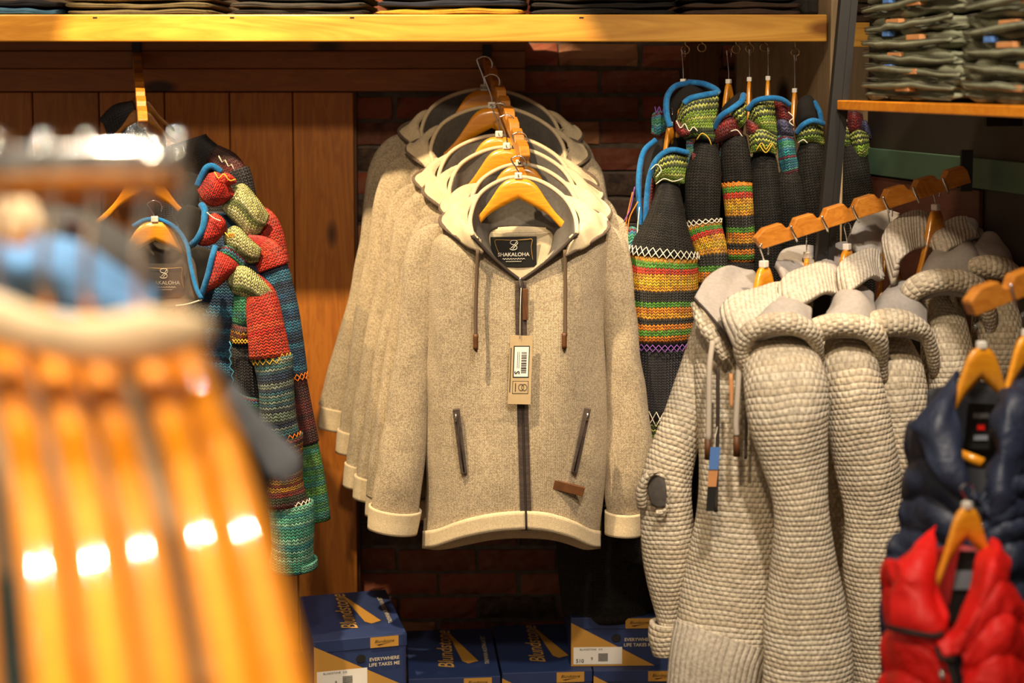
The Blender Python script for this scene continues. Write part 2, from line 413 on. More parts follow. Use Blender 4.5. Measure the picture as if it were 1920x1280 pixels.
M['red'] = plain('red_nylon', '#e8160f', .55, noise=.12, nscale=20, pucker=22)
M['red_dark'] = plain('red_lining', '#8d0f0d', .6)
M['blackknit'] = knit('black_wool', ['#23201c', '#28241f', '#1f1c19'], 'V', .0075, .0062, 2, 7, 1.0, .006, .1, sheen=.05)
M['black_in'] = plain('black_fleece', '#191613', .95)
M['blue_trim'] = knit('blue_trim', ['#1f6cab', '#2a78b6'], 'rib', .004, .004, 1, 8, .7, .002, .1)
M['green_k'] = knit('green_yellow_wool', ['#86ac30', '#d2dc6a', '#3a4a1c', '#9cc43e', '#2c3c1c'], 'V', .008, .006, 1, 9, 1, .006, .12)
M['red_k'] = knit('dark_red_wool', ['#98221e', '#841c1c', '#a82c22'], 'V', .008, .006, 2, 10, 1, .006, .12)
M['lav_k'] = knit('lavender_wool', ['#5c5a80', '#4f5076'], 'V', .008, .006, 2, 11, 1, .006, .12)
M['turq_k'] = knit('turquoise_wool', ['#36a6ae', '#3482a8', '#62c0b4', '#42a07a', '#8a3448'], 'V', .008, .006, 1, 12, 1, .006, .12)
M['rasta_k'] = knit('rasta_stripes', ['#f2a81c', '#d4261c', '#5aa02a', '#1d1a15', '#f0c020', '#e03c1c', '#26221a', '#ee8a18'], 'V', .009, .0065, 2, 13, 1, .006, .1)
M['plum_k'] = knit('plum_black_wool', ['#2a2530', '#241f29'], 'V', .0075, .0062, 2, 14, 1, .006, .1)
M['scarlet_k'] = knit('scarlet_wool', ['#e8361e', '#f0552c', '#d8281a', '#ea4424'], 'V', .0085, .0065, 2, 15, 1, .006, .12)
M['lime_k'] = knit('pale_lime_wool', ['#e0e29a', '#eeeeb4', '#7c8a48', '#ccd282'], 'V', .0085, .0065, 1, 16, 1, .006, .12)
M['bluepatch_k'] = knit('blue_wool', ['#255a8c', '#2b4c74', '#3580aa', '#20385c'], 'V', .0085, .0065, 2, 17, 1, .006, .12)
M['emerald_k'] = knit('emerald_wool', ['#34a074', '#42ac7c', '#30928c'], 'V', .0085, .0065, 2, 18, 1, .006, .12)
M['bluegrey_k'] = knit('blue_grey_stripes', ['#2f5f7a', '#7f9484', '#2d4468', '#4a8a94', '#8a9a90', '#32384c', '#3c7488'], 'V', .0085, .0065, 1, 19, 1, .006, .12)
M['ember_k'] = knit('ember_stripes', ['#7a1f1c', '#a8761c', '#4a2420', '#8f2a1c', '#2d3a20', '#c08a20'], 'V', .0085, .0065, 1, 20, 1, .006, .12)
M['teal_k'] = knit('teal_wool', ['#46b094', '#62c2a4', '#3a9c9e', '#90d4b8', '#52b498'], 'V', .0085, .0065, 1, 21, 1, .006, .12)
M['mint_k'] = knit('green_teal_wool', ['#4e9a4a', '#3f9a84', '#6aaa4a', '#358a80'], 'V', .0085, .0065, 1, 22, 1, .006, .12)
M['oxblood_k'] = knit('oxblood_wool', ['#5f1c1e', '#702224', '#4a1a1c'], 'V', .0085, .0065, 2, 23, 1, .006, .12)
M['night_k'] = knit('night_wool', ['#26212a', '#1f1c26'], 'V', .0085, .0065, 2, 24, 1, .006, .12)
M['brownfleece'] = plain('brown_grey_fleece', '#4f453b', .95, noise=.15, nscale=100)
M['thread_w'] = plain('white_thread', '#e0d8c4', .9)
M['thread_y'] = plain('yellow_thread', '#d8b23a', .9)
M['thread_p'] = plain('purple_thread', '#7a4a9a', .9)
M['thread_o'] = plain('orange_thread', '#e07a1c', .9)
M['thread_b'] = plain('blue_thread', '#4aa0c8', .9)
M['box_blue'] = plain('box_blue_card', '#22335f', .6, noise=.1, nscale=30)
M['box_gold'] = plain('box_kraft_gold', '#b98838', .6)
M['denim_w'] = plain('washed_denim', '#4f7fb4', .9, noise=.2, nscale=40)
M['charcoal'] = plain('charcoal_cloth', '#33302f', .9, noise=.2, nscale=40)
M['grey_cloth'] = plain('slate_cloth', '#7d828c', .9, noise=.15, nscale=40)
M['shearling'] = plain('cream_shearling', '#e4cca8', .97, noise=.15, nscale=60)
M['teal_cloth'] = plain('teal_cloth', '#3c7f86', .9, noise=.2, nscale=40)
M['green_board'] = plain('dark_green_paint', '#3f5a48', .55, noise=.12, nscale=15)
M['dark_panel'] = plain('dark_panel', '#2a2019', .6, noise=.25, nscale=12)
M['red_board'] = wood('red_brown_board', '#5a2f22', '#472418', 'Y', .8, .6, knots=False)
M['tan_board'] = wood('tan_board', '#8a6034', '#744c26', 'Z', .8, .6, knots=False)
for nm, h in (('olive', '#5b5138'), ('jblack', '#211d1c'), ('tan', '#c7952f'), ('jnavy', '#1c2030'), ('jbrown', '#4a382c'), ('jgrey', '#3a3632'), ('jeans', '#7c7d64'), ('sky', '#4a7fb0')):
    M[nm] = plain(nm + '_twill', h, .9, noise=.22, nscale=45)
M['seam'] = plain('seam_thread', '#4a4636', .9)
M['tan_patch'] = plain('tan_leather_patch', '#c98a54', .6, noise=.1)
M['blue_tag'] = plain('blue_woven_tag', '#4f78b8', .7)
# ------------------------------------------------------------------ setting
WY = 4.05
structure(box('floor', (-2.6, -.6, -.04), (2.2, 4.3, 0), M['floor'], bev=0))
wb = structure(box('wall_back', (-2.2, 4.112, 0), (2.0, 4.25, 3.0), M['mortar'], bev=0))
def brickmesh(seed):
    r = random.Random(seed); nx, nz = 6, 3; L, Hh, D = .213, .058, .05
    V = []; Fc = []
    for k in range(nz + 1):
        for i in range(nx + 1):
            e = (i in (0, nx)) or (k in (0, nz))
            V.append((-L / 2 + L * i / nx + r.uniform(-.002, .002), (.006 if e else 0) + r.uniform(-.0025, .0025), -Hh / 2 + Hh * k / nz + r.uniform(-.0018, .0018)))
    for k in range(nz):
        for i in range(nx):
            a = k * (nx + 1) + i; Fc.append((a, a + 1, a + nx + 2, a + nx + 1))
    b = len(V)
    for (x, z) in ((-1, -1), (1, -1), (1, 1), (-1, 1)): V.append((x * L / 2, D, z * Hh / 2))
    c0, c1, c2, c3 = 0, nx, (nz + 1) * (nx + 1) - 1, nz * (nx + 1)
    Fc += [tuple([b, b + 1] + [i for i in range(nx, -1, -1)]), tuple([b + 2, b + 3] + [nz * (nx + 1) + i for i in range(0, nx + 1)]),
           tuple([b + 3, b] + [k * (nx + 1) for k in range(0, nz + 1)]), tuple([b + 1, b + 2] + [k * (nx + 1) + nx for k in range(nz, -1, -1)])]
    me = bpy.data.meshes.new('brick'); me.from_pydata(V, [], Fc); me.materials.append(M['brick']); me.update(); return me
bms = [brickmesh(s) for s in range(5)]
wbl = wb.location.copy(); r = random.Random(3)
for k in range(26):
    z = .035 + k * .0705; off = .11 if k % 2 else 0
    for i in range(-2, 6):
        x = -.32 + i * .224 + off
        if x < -.62 or x > .72: continue
        o = bpy.data.objects.new('brick', bms[r.randrange(5)]); COL.objects.link(o); o.parent = wb
        o.location = Vector((x + r.uniform(-.004, .004), 4.098 + r.uniform(-.004, .006), z + r.uniform(-.003, .003))) - wbl
        o.rotation_euler = (0, r.uniform(-.01, .01), r.uniform(-.01, .01))
# board panelling on the left, every plank its own piece
def X(px, Y, py=400): return P(px, py, Y).x
def Z(py, Y): return P(960, py, Y).z
wl = structure(box('wall_left', (-2.2, 4.072, 0), (X(668, WY), 4.105, 1.62), M['brown_post'], bev=0))
edges = [665, 551, 433, 312, 190, 66, -55, -175, -300, -420]
for a, b in zip(edges[1:], edges[:-1]):
    box('plank', (X(a, WY) + .0018, WY, .0), (X(b, WY) - .0018, WY + .022, Z(173, WY)), M['plank'], wl, .0025)
xr = X(985, WY - .03)
tr = structure(box('trim_1', (-2.2, WY - .028, Z(171, WY - .03)), (xr, WY + .05, Z(129, WY - .03)), M['rail'], bev=.002))
structure(box('trim_2', (-2.2, WY - .028, Z(128, WY - .03)), (xr, WY + .05, Z(96, WY - .03)), M['rail'], bev=.002))
structure(box('trim_3', (-2.2, WY - .02, Z(95, WY - .03)), (xr, WY + .05, Z(66, WY - .03)), M['rail'], bev=.002))
structure(box('trim_4', (X(1290, 3.98), 3.98, 0), (X(1346, 3.98), 4.08, 1.69), M['brown_post'], bev=.003))
structure(box('trim_5', (X(1378, 4.02), 4.02, 0), (X(1640, 4.02), 4.06, 1.69), M['pale_wood'], bev=.003))
structure(box('trim_6', (X(1530, 3.6) + .02, 3.56, 0), (X(1552, 3.56) + .035, 4.0, 2.3), M['pale_wood'], bev=.003))
# ------------------------------------------------------------------ long wall shelf
SY = 3.55; zt, zb = P(800, 27, SY).z, P(800, 78, SY).z
shelf = thing('wall_shelf', 'long golden pine wall shelf with deep front edge above the hanging clothes', 'shelf', (0, 3.8, zb))
xe = P(1551, 50, SY).x
box('front_edge', (-2.1, SY, zb), (xe, SY + .035, zt), M['fascia'], shelf, .003)
box('shelf_board', (-2.1, SY + .036, zt - .03), (xe - .005, 4.02, zt - .002), M['rail'], shelf, .002)
for px in (178, 435, 660, 1090):
    q = P(px, 33, SY - .0005); box('nail_slot', (q.x - .005, SY - .001, q.z - .0015), (q.x + .005, SY + .002, q.z + .0015), M['ink'], shelf, 0)
def eye(px, py, Y=3.62):
    c = P(px, py, Y); pts = [Vector((c.x, Y, zt - .03)), Vector((c.x, Y, c.z + .013))]
    pts += [Vector((c.x + .010 * math.sin(a), Y, c.z + .010 * math.cos(a))) for a in np.linspace(.2, 6.1, 14)]
    wire('eye_hook', pts, .0018, M['brass'], shelf, 6)
    return c
EYES = [(1285, 93), (1316, 89), (1380, 92), (1406, 91), (1433, 88), (1491, 98)]
for e in EYES: eye(*e)
# short shelf further right, behind the black post
s2 = thing('wall_shelf', 'short piece of tan shelf showing between the black post and stacked jeans', 'shelf', P(1612, 90, 3.7))
xa, xb = X(1583, 3.7), X(1660, 3.7)
box('front_edge', (xa, 3.7, Z(88, 3.7)), (xb, 3.73, Z(42, 3.7)), M['fascia'], s2, .002)
box('shelf_board', (xa, 3.732, Z(60, 3.7)), (xb, 3.98, Z(43, 3.7)), M['rail'], s2, .002)
# ------------------------------------------------------------------ folded trousers
def folded(name, label, group, cx, cy, z0, lx, ly, h, mat, rz=0, seed=0, cat='trousers', crease=.5, wav=.004, full=False):
    """a folded garment: rounded slab with two bulging layers, its fold towards -y"""
    r = np.random.RandomState(seed); n = 30; m = 36
    prof = []
    for i in range(n):
        a = 2 * math.pi * i / n
        ce, se = math.cos(a), math.sin(a)
        y = math.copysign(abs(ce) ** .35, ce); z = math.copysign(abs(se) ** (.45 if full else .6), se)
        if abs(z) < .42 : y *= 1 - .10 * crease * (1 - abs(z) / .42)
        prof.append((y, z))
    prof = np.array(prof)
    t = np.linspace(-1, 1, m); G = np.zeros((m, n, 3))
    end = np.clip(1 - np.abs(t) ** 14, .0, 1) ** .4; end = .82 + .18 * end; endz = np.clip(1 - np.abs(t) ** 10, .3 if full else .05, 1) ** .5
    ph = r.uniform(0, 6.28, 6)
    sag = wav * (np.sin(t * 3.1 + ph[0]) + .6 * np.sin(t * 7 + ph[1]))
    shift = wav * 1.3 * (np.sin(t * 2.3 + ph[2]) + .5 * np.sin(t * 9 + ph[3]))
    for k in range(m):
        G[k, :, 0] = t[k] * lx / 2
        G[k, :, 1] = prof[:, 0] * ly / 2 * end[k] + shift[k]
        G[k, :, 2] = h / 2 + prof[:, 1] * h / 2 * endz[k] * (1 + .10 * math.sin(5 * t[k] + ph[4])) + sag[k] * (.35 + .65 * (prof[:, 1] > -.2))
    G[:, :, 2] = np.maximum(G[:, :, 2], .0)
    R = Matrix.Rotation(rz, 4, 'Z'); base = Vector((cx, cy, z0))
    root = thing(name, label, cat, base, group, rz)
    W_ = np.array([[tuple(base + R @ Vector(p)) for p in row] for row in G])
    finish(W_, 'folded_body', mat, root, True, cap=True, wr=[(9, 14, wav * .3, seed)] + ([(14, 10, .0028, seed + 7), (30, 22, .0012, seed + 9)] if full else []))
    return root
GS = 'folded trousers on the long wall shelf'
stk = [(-40, 122, ['sky', 'jnavy'], 'pale blue', 'leftmost'), (118, 408, ['olive', 'olive', 'olive', 'olive'], 'olive brown', ''), (428, 697, ['jblack', 'jgrey', 'jblack'], 'dark', ''),
       (698, 990, ['tan', 'jnavy', 'tan'], 'mustard', ''), (992, 1277, ['jblack', 'jblack', 'jblack'], 'black', ''), (1275, 1508, ['jbrown', 'jbrown', 'jblack'], 'dark brown', '')]
NM = {'sky': 'sky blue', 'jnavy': 'navy', 'olive': 'olive brown', 'jblack': 'black', 'jgrey': 'dark grey', 'tan': 'mustard yellow', 'jbrown': 'dark brown'}
ORD = ['lowest', 'second lowest', 'third', 'topmost']
PLC = ['at the far left of the long shelf', 'in the second stack from the left', 'in the third stack from the left', 'in the mustard stack above the jackets', 'in the black stack right of the mustard stack', 'in the stack at the long shelf right end']
for k, (a, b, ms, _, _) in enumerate(stk):
    x0, x1 = X(a, 3.6, 20), X(b, 3.6, 20); z = zt - .001
    hh = .0165 if k not in (0, 3) else .019
    for j, mm in enumerate(ms):
        folded('folded_trousers', '%s folded trousers, %s %s' % (NM[mm], ORD[j], PLC[k]), GS, (x0 + x1) / 2 + rnd.uniform(-.006, .006), 3.755 + rnd.uniform(-.006, .006), z, x1 - x0 - .012, .34, hh, M[mm], 0, 40 + k * 5 + j, wav=.0022)
        z += hh * .98
folded('folded_sweatshirt', 'grey folded sweatshirt behind the stack at the right end of the long shelf', GS, X(1518, 3.8), 3.82, zt - .001, .09, .22, .06, M['jgrey'], 0, 90, 'sweatshirt')
for j in range(3):
    folded('folded_trousers', 'brown folded trousers on the short shelf behind the black post, %s' % ORD[j], 'folded trousers on the short shelf', X(1620, 3.78), 3.84, Z(42, 3.7) - .001 + j * .024, .13, .22, .0245, M['jbrown'], 0, 95 + j)
# ------------------------------------------------------------------ shoe boxes on the floor
BW, BD, BH = .226, .325, .125
def shoebox(corner, rz, z0, label, right=True, sticker=True, logo=True):
    """corner: front right (right=True) or front left top corner as px"""
    drop = CAMZ - (z0 + BH); Yc = drop * F / (corner[1] - HOR) * 1.0
    for _ in range(8):
        q = P(corner[0], corner[1], Yc); Yc *= (CAMZ - (z0 + BH)) / (CAMZ - q.z)
    q = P(corner[0], corner[1], Yc); rt = Vector((math.cos(rz), math.sin(rz), 0)); bk = Vector((-math.sin(rz), math.cos(rz), 0)); up = Vector((0, 0, 1))
    o0 = (q - rt * BW if right else q.copy()); o0.z = z0
    root = thing('shoe_box', label, 'shoe box', o0 + rt * BW / 2 + bk * BD / 2, 'blue and gold shoe boxes on the floor', rz)
    def L(x, y, z): return o0 + rt * x + bk * y + up * z
    Mx = Matrix(((rt.x, bk.x, 0, o0.x), (rt.y, bk.y, 0, o0.y), (0, 0, 1, o0.z), (0, 0, 0, 1)))
    box('box_base', (.002, .002, 0), (BW - .002, BD - .002, BH - .028), M['box_blue'], root, .001, M=Mx)
    lid = box('lid', (0, 0, BH - .03), (BW, BD, BH), M['box_blue'], root, .0015, M=Mx)
    def flat(name, pts, mat, par, lift=.0006, top=False):
        n = Vector((0, 0, 1)) if top else -bk
        V = [(L(a, b, BH) if top else L(a, 0, b)) + n * lift for a, b in pts]
        return mk(name, V, [tuple(range(len(V)))], mat, par, smooth=False)
    # gold wedge rising to the left over base and lid
    flat('gold_wedge', [(.0, .001), (BW * .93, .001), (0, BH * .90)], M['box_gold'], root, .0012)
    flat('gold_panel', [(.136, BH - .028), (.205, BH - .028), (.205, BH - .002), (.136, BH - .002)], M['box_gold'], lid, .0016)
    text('brand_lettering', 'Blundstone', L(.170, 0, BH - .013), rt, up, .0105, M['ink'], lid, shear=.3, lift=.0024)
    flat('brand_stroke', [(.150, BH - .021), (.192, BH - .0165), (.172, BH - .0195), (.158, BH - .023)], M['ink'], lid, .0024)
    text('slogan_lettering', 'EVERYWHERE', L(.170, 0, .068), rt, up, .0118, M['slogan_ink'], root, lift=.0016, bold=.012)
    text('slogan_lettering', 'LIFE TAKES ME', L(.170, 0, .0545), rt, up, .0118, M['slogan_ink'], root, lift=.0016, bold=.012)
    c = L(.113, 0, .073) - bk * .0014
    V = [c + rt * .012 * math.cos(a) + up * .010 * math.sin(a) for a in np.linspace(0, 6.283, 20, endpoint=False)]
    mk('finger_hole', V, [tuple(range(20))], M['ink'], root, smooth=False)
    if sticker:
        flat('size_sticker', [(.006, .006), (.128, .006), (.128, .05), (.006, .05)], M['paper'], root, .0018)
        text('size_lettering', '510', L(.022, 0, .0145), rt, up, .0135, M['ink'], root, lift=.0026, bold=.015)
        text('size_lettering', '9', L(.052, 0, .020), rt, up, .0115, M['ink'], root, lift=.0026)
        text('style_lettering', 'BLUNDSTONE   510', L(.05, 0, .044), rt, up, .0065, M['ink'], root, lift=.0026)
        for i in range(7):
            flat('barcode_bar', [(.068, .014 + i * .003), (.092, .014 + i * .003), (.092, .0157 + i * .003), (.068, .0157 + i * .003)], M['ink'], root, .0026)
    if logo:
        r2, u2 = bk, -rt     # lid lettering reads from the side
        sw = [(.11, .292), (.1145, .29), (.178, .098), (.152, .084), (.138, .10)]
        flat('brand_stroke', [(a, b) for a, b in sw], M['box_gold'], lid, .0012, True)
        text('brand_lettering', 'Blundstone', L(.098, .185, BH), r2, u2, .056, M['gold_ink'], lid, shear=.25, lift=.0016, bold=.008)
        text('place_lettering', 'TASMANIA AUSTRALIA EST', L(.2, .17, BH), r2, u2, .0155, M['slogan_ink'], lid, lift=.0016)
    return root
shoebox((763, 1187), math.radians(14), BH, 'blue shoe box in the upper layer, standing leftmost at the wooden panelling')
shoebox((763, 1300), math.radians(10), 0, 'blue shoe box underneath the leftmost shoe box at the panelling', logo=False)
shoebox((938, 1267), math.radians(5), 0, 'blue shoe box on the floor right of the leftmost stack, under the front jacket hem')
shoebox((1111, 1256), math.radians(5), 0, 'blue shoe box on the floor touching the left side of the sticker box stack')
shoebox((1071, 1158), math.radians(1.5), BH, 'blue shoe box with white size sticker in the upper layer beside the knit sleeve', right=False)
shoebox((1113, 1257), math.radians(1.5), 0, 'blue shoe box underneath the upper box with the white size sticker', right=False, logo=False)
# ------------------------------------------------------------------ side unit on the right
O_ = Vector((.656, 3.0, 0)); d_ = Vector((.2309, -.973, 0)); b_ = Vector((.973, .2309, 0))   # along the shelf, into the wall
def S(s, t, z): return O_ + d_ * s + b_ * t + Vector((0, 0, z))
SM = Matrix(((d_.x, b_.x, 0, O_.x), (d_.y, b_.y, 0, O_.y), (0, 0, 1, 0), (0, 0, 0, 1)))
SM2 = SM
zs = P(1572, 188, 3.0).z
def sbox(name, lo, hi, mat, root=None, bev=.002): return box(name, lo, hi, mat, root, bev, M=SM)
structure(sbox('wall_right', (-.55, .34, 0), (1.7, .42, 2.4), M['dark_panel'], bev=0))
gz0, gz1 = 1.365, 1.428
structure(sbox('trim_7', (-.55, .325, gz0), (1.7, .339, gz1), M['green_board']))
structure(sbox('trim_8', (-.55, .328, 1.02), (-.02, .339, gz0 - .004), M['red_board']))
structure(sbox('trim_9', (.20, .326, .85), (1.7, .339, gz0 - .004), M['tan_board']))
sh = thing('side_shelf', 'orange varnished shelf board carrying the two stacks of green jeans', 'shelf', S(.5, .16, zs - .02))
sbox('shelf_board', (-.01, .0, zs - .019), (1.3, .325, zs), M['side_shelf'], sh, .002)
for s_ in (.12, .75): sbox('bracket', (s_, .25, zs - .05), (s_ + .012, .33, zs - .0195), M['black_metal'], sh, .001)
p0, p1 = P(1590, -60, 3.03), P(1546, 420, 3.03); dp = (p1 - p0).normalized(); pe = p0 + dp * ((p0.z - .0) / -dp.z)
post = thing('black_post', 'slim black steel post leaning slightly beside the jeans shelf', 'post', pe)
V = []
for q in (p0 - dp * .25, pe):
    for (sx, sy) in ((-1, -1), (1, -1), (1, 1), (-1, 1)): V.append(q + Vector((sx * .0115, sy * .014, 0)))
bevel(mk('upright', V, [(0, 1, 2, 3), (7, 6, 5, 4), (0, 4, 5, 1), (1, 5, 6, 2), (2, 6, 7, 3), (3, 7, 4, 0)], M['black_metal'], post, smooth=False), .002)
V = [v + Vector((.0155, -.004, 0)) * (1) for v in V]; V = [v - Vector((.008 if i % 4 in (1, 2) else -.008, 0, 0)) * .6 for i, v in enumerate(V)]
mk('glass_channel', V, [(0, 1, 2, 3), (7, 6, 5, 4), (0, 4, 5, 1), (1, 5, 6, 2), (2, 6, 7, 3), (3, 7, 4, 0)], M['black_metal'], post, smooth=False)
box('foot_plate', (pe.x - .04, pe.y - .04, 0), (pe.x + .04, pe.y + .04, .006), M['black_metal'], post, .001)
# jeans: two stacks
def jeans(s0, s1, z, h, label, seed, tags):
    L_ = s1 - s0; c = S((s0 + s1) / 2, .155, z); rz = math.atan2(d_.y, d_.x)
    root = folded('folded_jeans', label, 'olive green jeans on the side shelf', c.x, c.y, z, L_, .27, h, M['jeans'], rz + math.pi, seed, 'jeans', 1.3, .0026, True)
    # after the half turn the fold (local -y) faces the aisle? keep details in world space
    r = random.Random(seed)
    f = -.0 + r.uniform(.0, .006)
    # waistband edge running along the front and curling over
    pts = [S(s0 + L_ * k, .022 - .012 * math.sin(k * 3.1) + r.uniform(-.004, .004), z + h * (.62 + .25 * math.sin(k * 2.2 + seed)) + r.uniform(-.002, .002)) for k in np.linspace(.02, .98, 9)]
    wire('waistband', pts, [.0035, .006, .007, .006, .0065, .005, .0035], M['jeans'], root, 8, 30)
    pts = [p + b_ * -.004 + Vector((0, 0, .005)) for p in pts]; wire('seam', pts, .0012, M['seam'], root, 5, 30)
    pts = [S(s0 + L_ * k, .018 + r.uniform(-.003, .003), z + h * (.25 + .1 * math.sin(k * 4 + seed))) for k in np.linspace(.05, .95, 7)]
    wire('seam', pts, .0016, M['seam'], root, 5, 24)
    for kind, k in tags:
        q = S(s0 + L_ * k, .012, z + h * (.55 if kind == 'tan' else .8)); tl = .05 if kind == 'tan' else .026
        Vv = [q, q + d_ * tl, q + d_ * tl + Vector((0, 0, .0095)), q + Vector((0, 0, .0095))]; Vv = [v - b_ * .004 for v in Vv] + [v + b_ * .010 for v in Vv]
        bevel(mk('leather_patch' if kind == 'tan' else 'woven_tag', Vv, [(0, 1, 2, 3), (7, 6, 5, 4), (0, 4, 5, 1), (1, 5, 6, 2), (2, 6, 7, 3), (3, 7, 4, 0)], M['tan_patch' if kind == 'tan' else 'blue_tag'], root, smooth=False), .001)
    return root
hs = .0335
for k in range(8):
    jeans(.055 + .006 * math.sin(k * 2.1), .415 + .012 * math.sin(k * 1.3), zs + k * hs * .93, hs * 1.08, '%s olive jeans in the left stack on the orange shelf' % ['lowest', 'second', 'third', 'fourth', 'fifth', 'sixth', 'seventh', 'topmost'][k], 120 + k, ([('tan', .45 + .12 * math.sin(k * 2.7))] + ([('blue', .3)] if k % 2 else [])))
for k in range(7):
    jeans(.43 + .006 * math.sin(k * 1.7), .80 + .01 * math.sin(k * 2.3), zs + k * hs * 1.05, hs * 1.2, '%s olive jeans in the right stack on the orange shelf' % ['lowest', 'second', 'third', 'fourth', 'fifth', 'sixth', 'topmost'][k], 140 + k, ([('tan', .42 + .1 * math.sin(k * 1.9))] + ([('blue', .25)] if k % 3 == 2 else [])))
# ------------------------------------------------------------------ hangers and notched display bars
PXM = 848.0
def hpt(px, py): return ((px - 972) / PXM, (338 - py) / PXM)
_top = cr([(*hpt(972, 335), 0), (*hpt(952, 338), 0), (*hpt(936, 350), 0), (*hpt(920, 374), 0), (*hpt(896, 406), 0), (*hpt(852, 446), 0)], 14)
_bot = cr([(*hpt(848, 460), 0), (*hpt(885, 436), 0), (*hpt(914, 406), 0), (*hpt(940, 390), 0), (*hpt(972, 373), 0)], 12)
left = [(p[0], p[1]) for p in _top] + [(p[0], p[1]) for p in _bot]        # top centre -> left tip -> bottom centre
OUT = [(-x, y) for x, y in reversed(left)]                               # bottom centre -> right tip -> top centre
OUT = left + OUT[1:-1]
def _hmesh():
    me = bpy.data.meshes.new('hanger_arms'); n = len(left); t = .0125; V = []; Fc = []
    A = [(p[0], p[1]) for p in _top]; Bt = [(p[0], p[1]) for p in cr([(*b, 0) for b in reversed([(q[0], q[1]) for q in _bot])], 14)]
    cols = [(a, b) for a, b in zip(A, Bt)]; cols = [((-a[0], a[1]), (-b[0], b[1])) for a, b in reversed(cols[1:])] + cols
    prof = [(-.5, .25), (-.35, .0), (.35, .0), (.5, .25), (.5, .75), (.35, 1), (-.35, 1), (-.5, .75)]
    for a, b in cols:
        # shoulders sweep forward towards the tips
        bend = -.35 * a[0] * a[0]
        for yy, k in prof: V.append((a[0] + (b[0] - a[0]) * k, yy * t + bend, a[1] + (b[1] - a[1]) * k))
    m = len(prof)
    for i in range(len(cols) - 1):
        for j in range(m): Fc.append((i * m + j, (i + 1) * m + j, (i + 1) * m + (j + 1) % m, i * m + (j + 1) % m))
    Fc.append(tuple(range(m))); Fc.append(tuple(reversed(range((len(cols) - 1) * m, len(cols) * m))))
    me.from_pydata(V, [], Fc); me.polygons.foreach_set('use_smooth', [True] * len(Fc)); me.materials.append(M['hanger']); me.update(); return me
HM = _hmesh()
def _hook(kind, h=.075, rr=.018):
    pts = [Vector((0, 0, -.004)), Vector((0, 0, h * .35))]
    pts += [Vector((-.006, 0, h * .55))] if kind else []
    pts += [Vector((rr * math.sin(a), 0, h - rr + .004 - rr * math.cos(a))) for a in np.linspace(math.pi * 1.35, math.pi * .35, 9)]
    q = cr(pts, 30); V = []; Fc = []; addwire(V, Fc, q, .0016, 6)
    me = bpy.data.meshes.new('hook'); me.from_pydata(V, [], Fc); me.polygons.foreach_set('use_smooth', [True] * len(Fc)); me.materials.append(M['chrome']); me.update(); return me
HKS = {}
def hanger(loc, rz, label, group, size='', ring=True, hook=.075, scale=1.0, tilt=0, mat=None, ax=1.0, az=1.0):
    root = thing('clothes_hanger', label, 'hanger', loc, group, rz); root.rotation_euler = (0, tilt, rz); root.scale = (scale,) * 3
    def add(nm, me):
        o = bpy.data.objects.new(nm, me); COL.objects.link(o); o.parent = root; return o
    if mat:
        me = HM.copy(); me.materials.clear(); me.materials.append(mat)
    else: me = HM
    add('hanger_arms', me).scale = (ax, 1, az)
    if hook not in HKS: HKS[hook] = _hook(0, hook)
    add('hook', HKS[hook])
    if ring:
        rg = box('size_ring', (-.0085, -.0075, .002), (.0085, .0075, .0165), M['white_plastic'], root, .002, world=False)
        if size: text('size_lettering', size, (0, -.0082, .009), (1, 0, 0), (0, 0, 1), .009, M['ink'], rg, world=False, bold=.02)
    return root
def notched_bar(label, p0, p1, n, hgt, wid, mat, name='notched_bar'):
    """display arm: p0 free end, p1 wall end; humps between hanger notches on its top"""
    p0, p1 = Vector(p0), Vector(p1); ax = (p1 - p0); L_ = ax.length; ax.normalize()
    side = ax.cross(Vector((0, 0, 1))).normalized(); up = side.cross(ax).normalized()
    poly = [(L_ * .02, -hgt * .9), (L_, -hgt * .9)]
    top = []
    for i in range(n):
        a = L_ * i / n; s = L_ / n
        top += [(a + .10 * s, 0), (a + .16 * s, 0), (a + .34 * s, hgt * .62), (a + .86 * s, hgt * .62), (a + .97 * s, hgt * .12)]
    top[0] = (0, -hgt * .1); top[1] = (0.001, hgt * .1)
    poly = poly + list(reversed(top))
    root = thing(name, label, 'display bar', p1)
    V = []; k = len(poly)
    for sgn in (-1, 1):
        for x, y in poly: V.append(p0 + ax * x + up * y + side * sgn * wid / 2)
    Fc = [tuple(range(k)), tuple(reversed(range(k, 2 * k)))] + [(i + 1 if i + 1 < k else 0, i, i + k, (i + 1) % k + k) for i in range(k)]
    o = mk('bar_body', V, Fc, mat, root, smooth=False); bevel(o, .0015)
    # wall plate
    box('wall_plate', (p1.x - .012, p1.y - .004, p1.z - hgt * 1.6), (p1.x + .012, p1.y + .006, p1.z + hgt * 1.8), M['black_metal'], root, .001)
    return root, (p0, ax, up, side, L_)
GH = 'wooden hangers of the cream jackets'
GC = 'cream hooded jackets on the middle bar'
notched_bar('notched wooden display bar sloping out from the rail above the cream jackets', P(985, 292, 3.44), P(913, 112, 4.02), 9, .022, .024, M['dark_bar'])
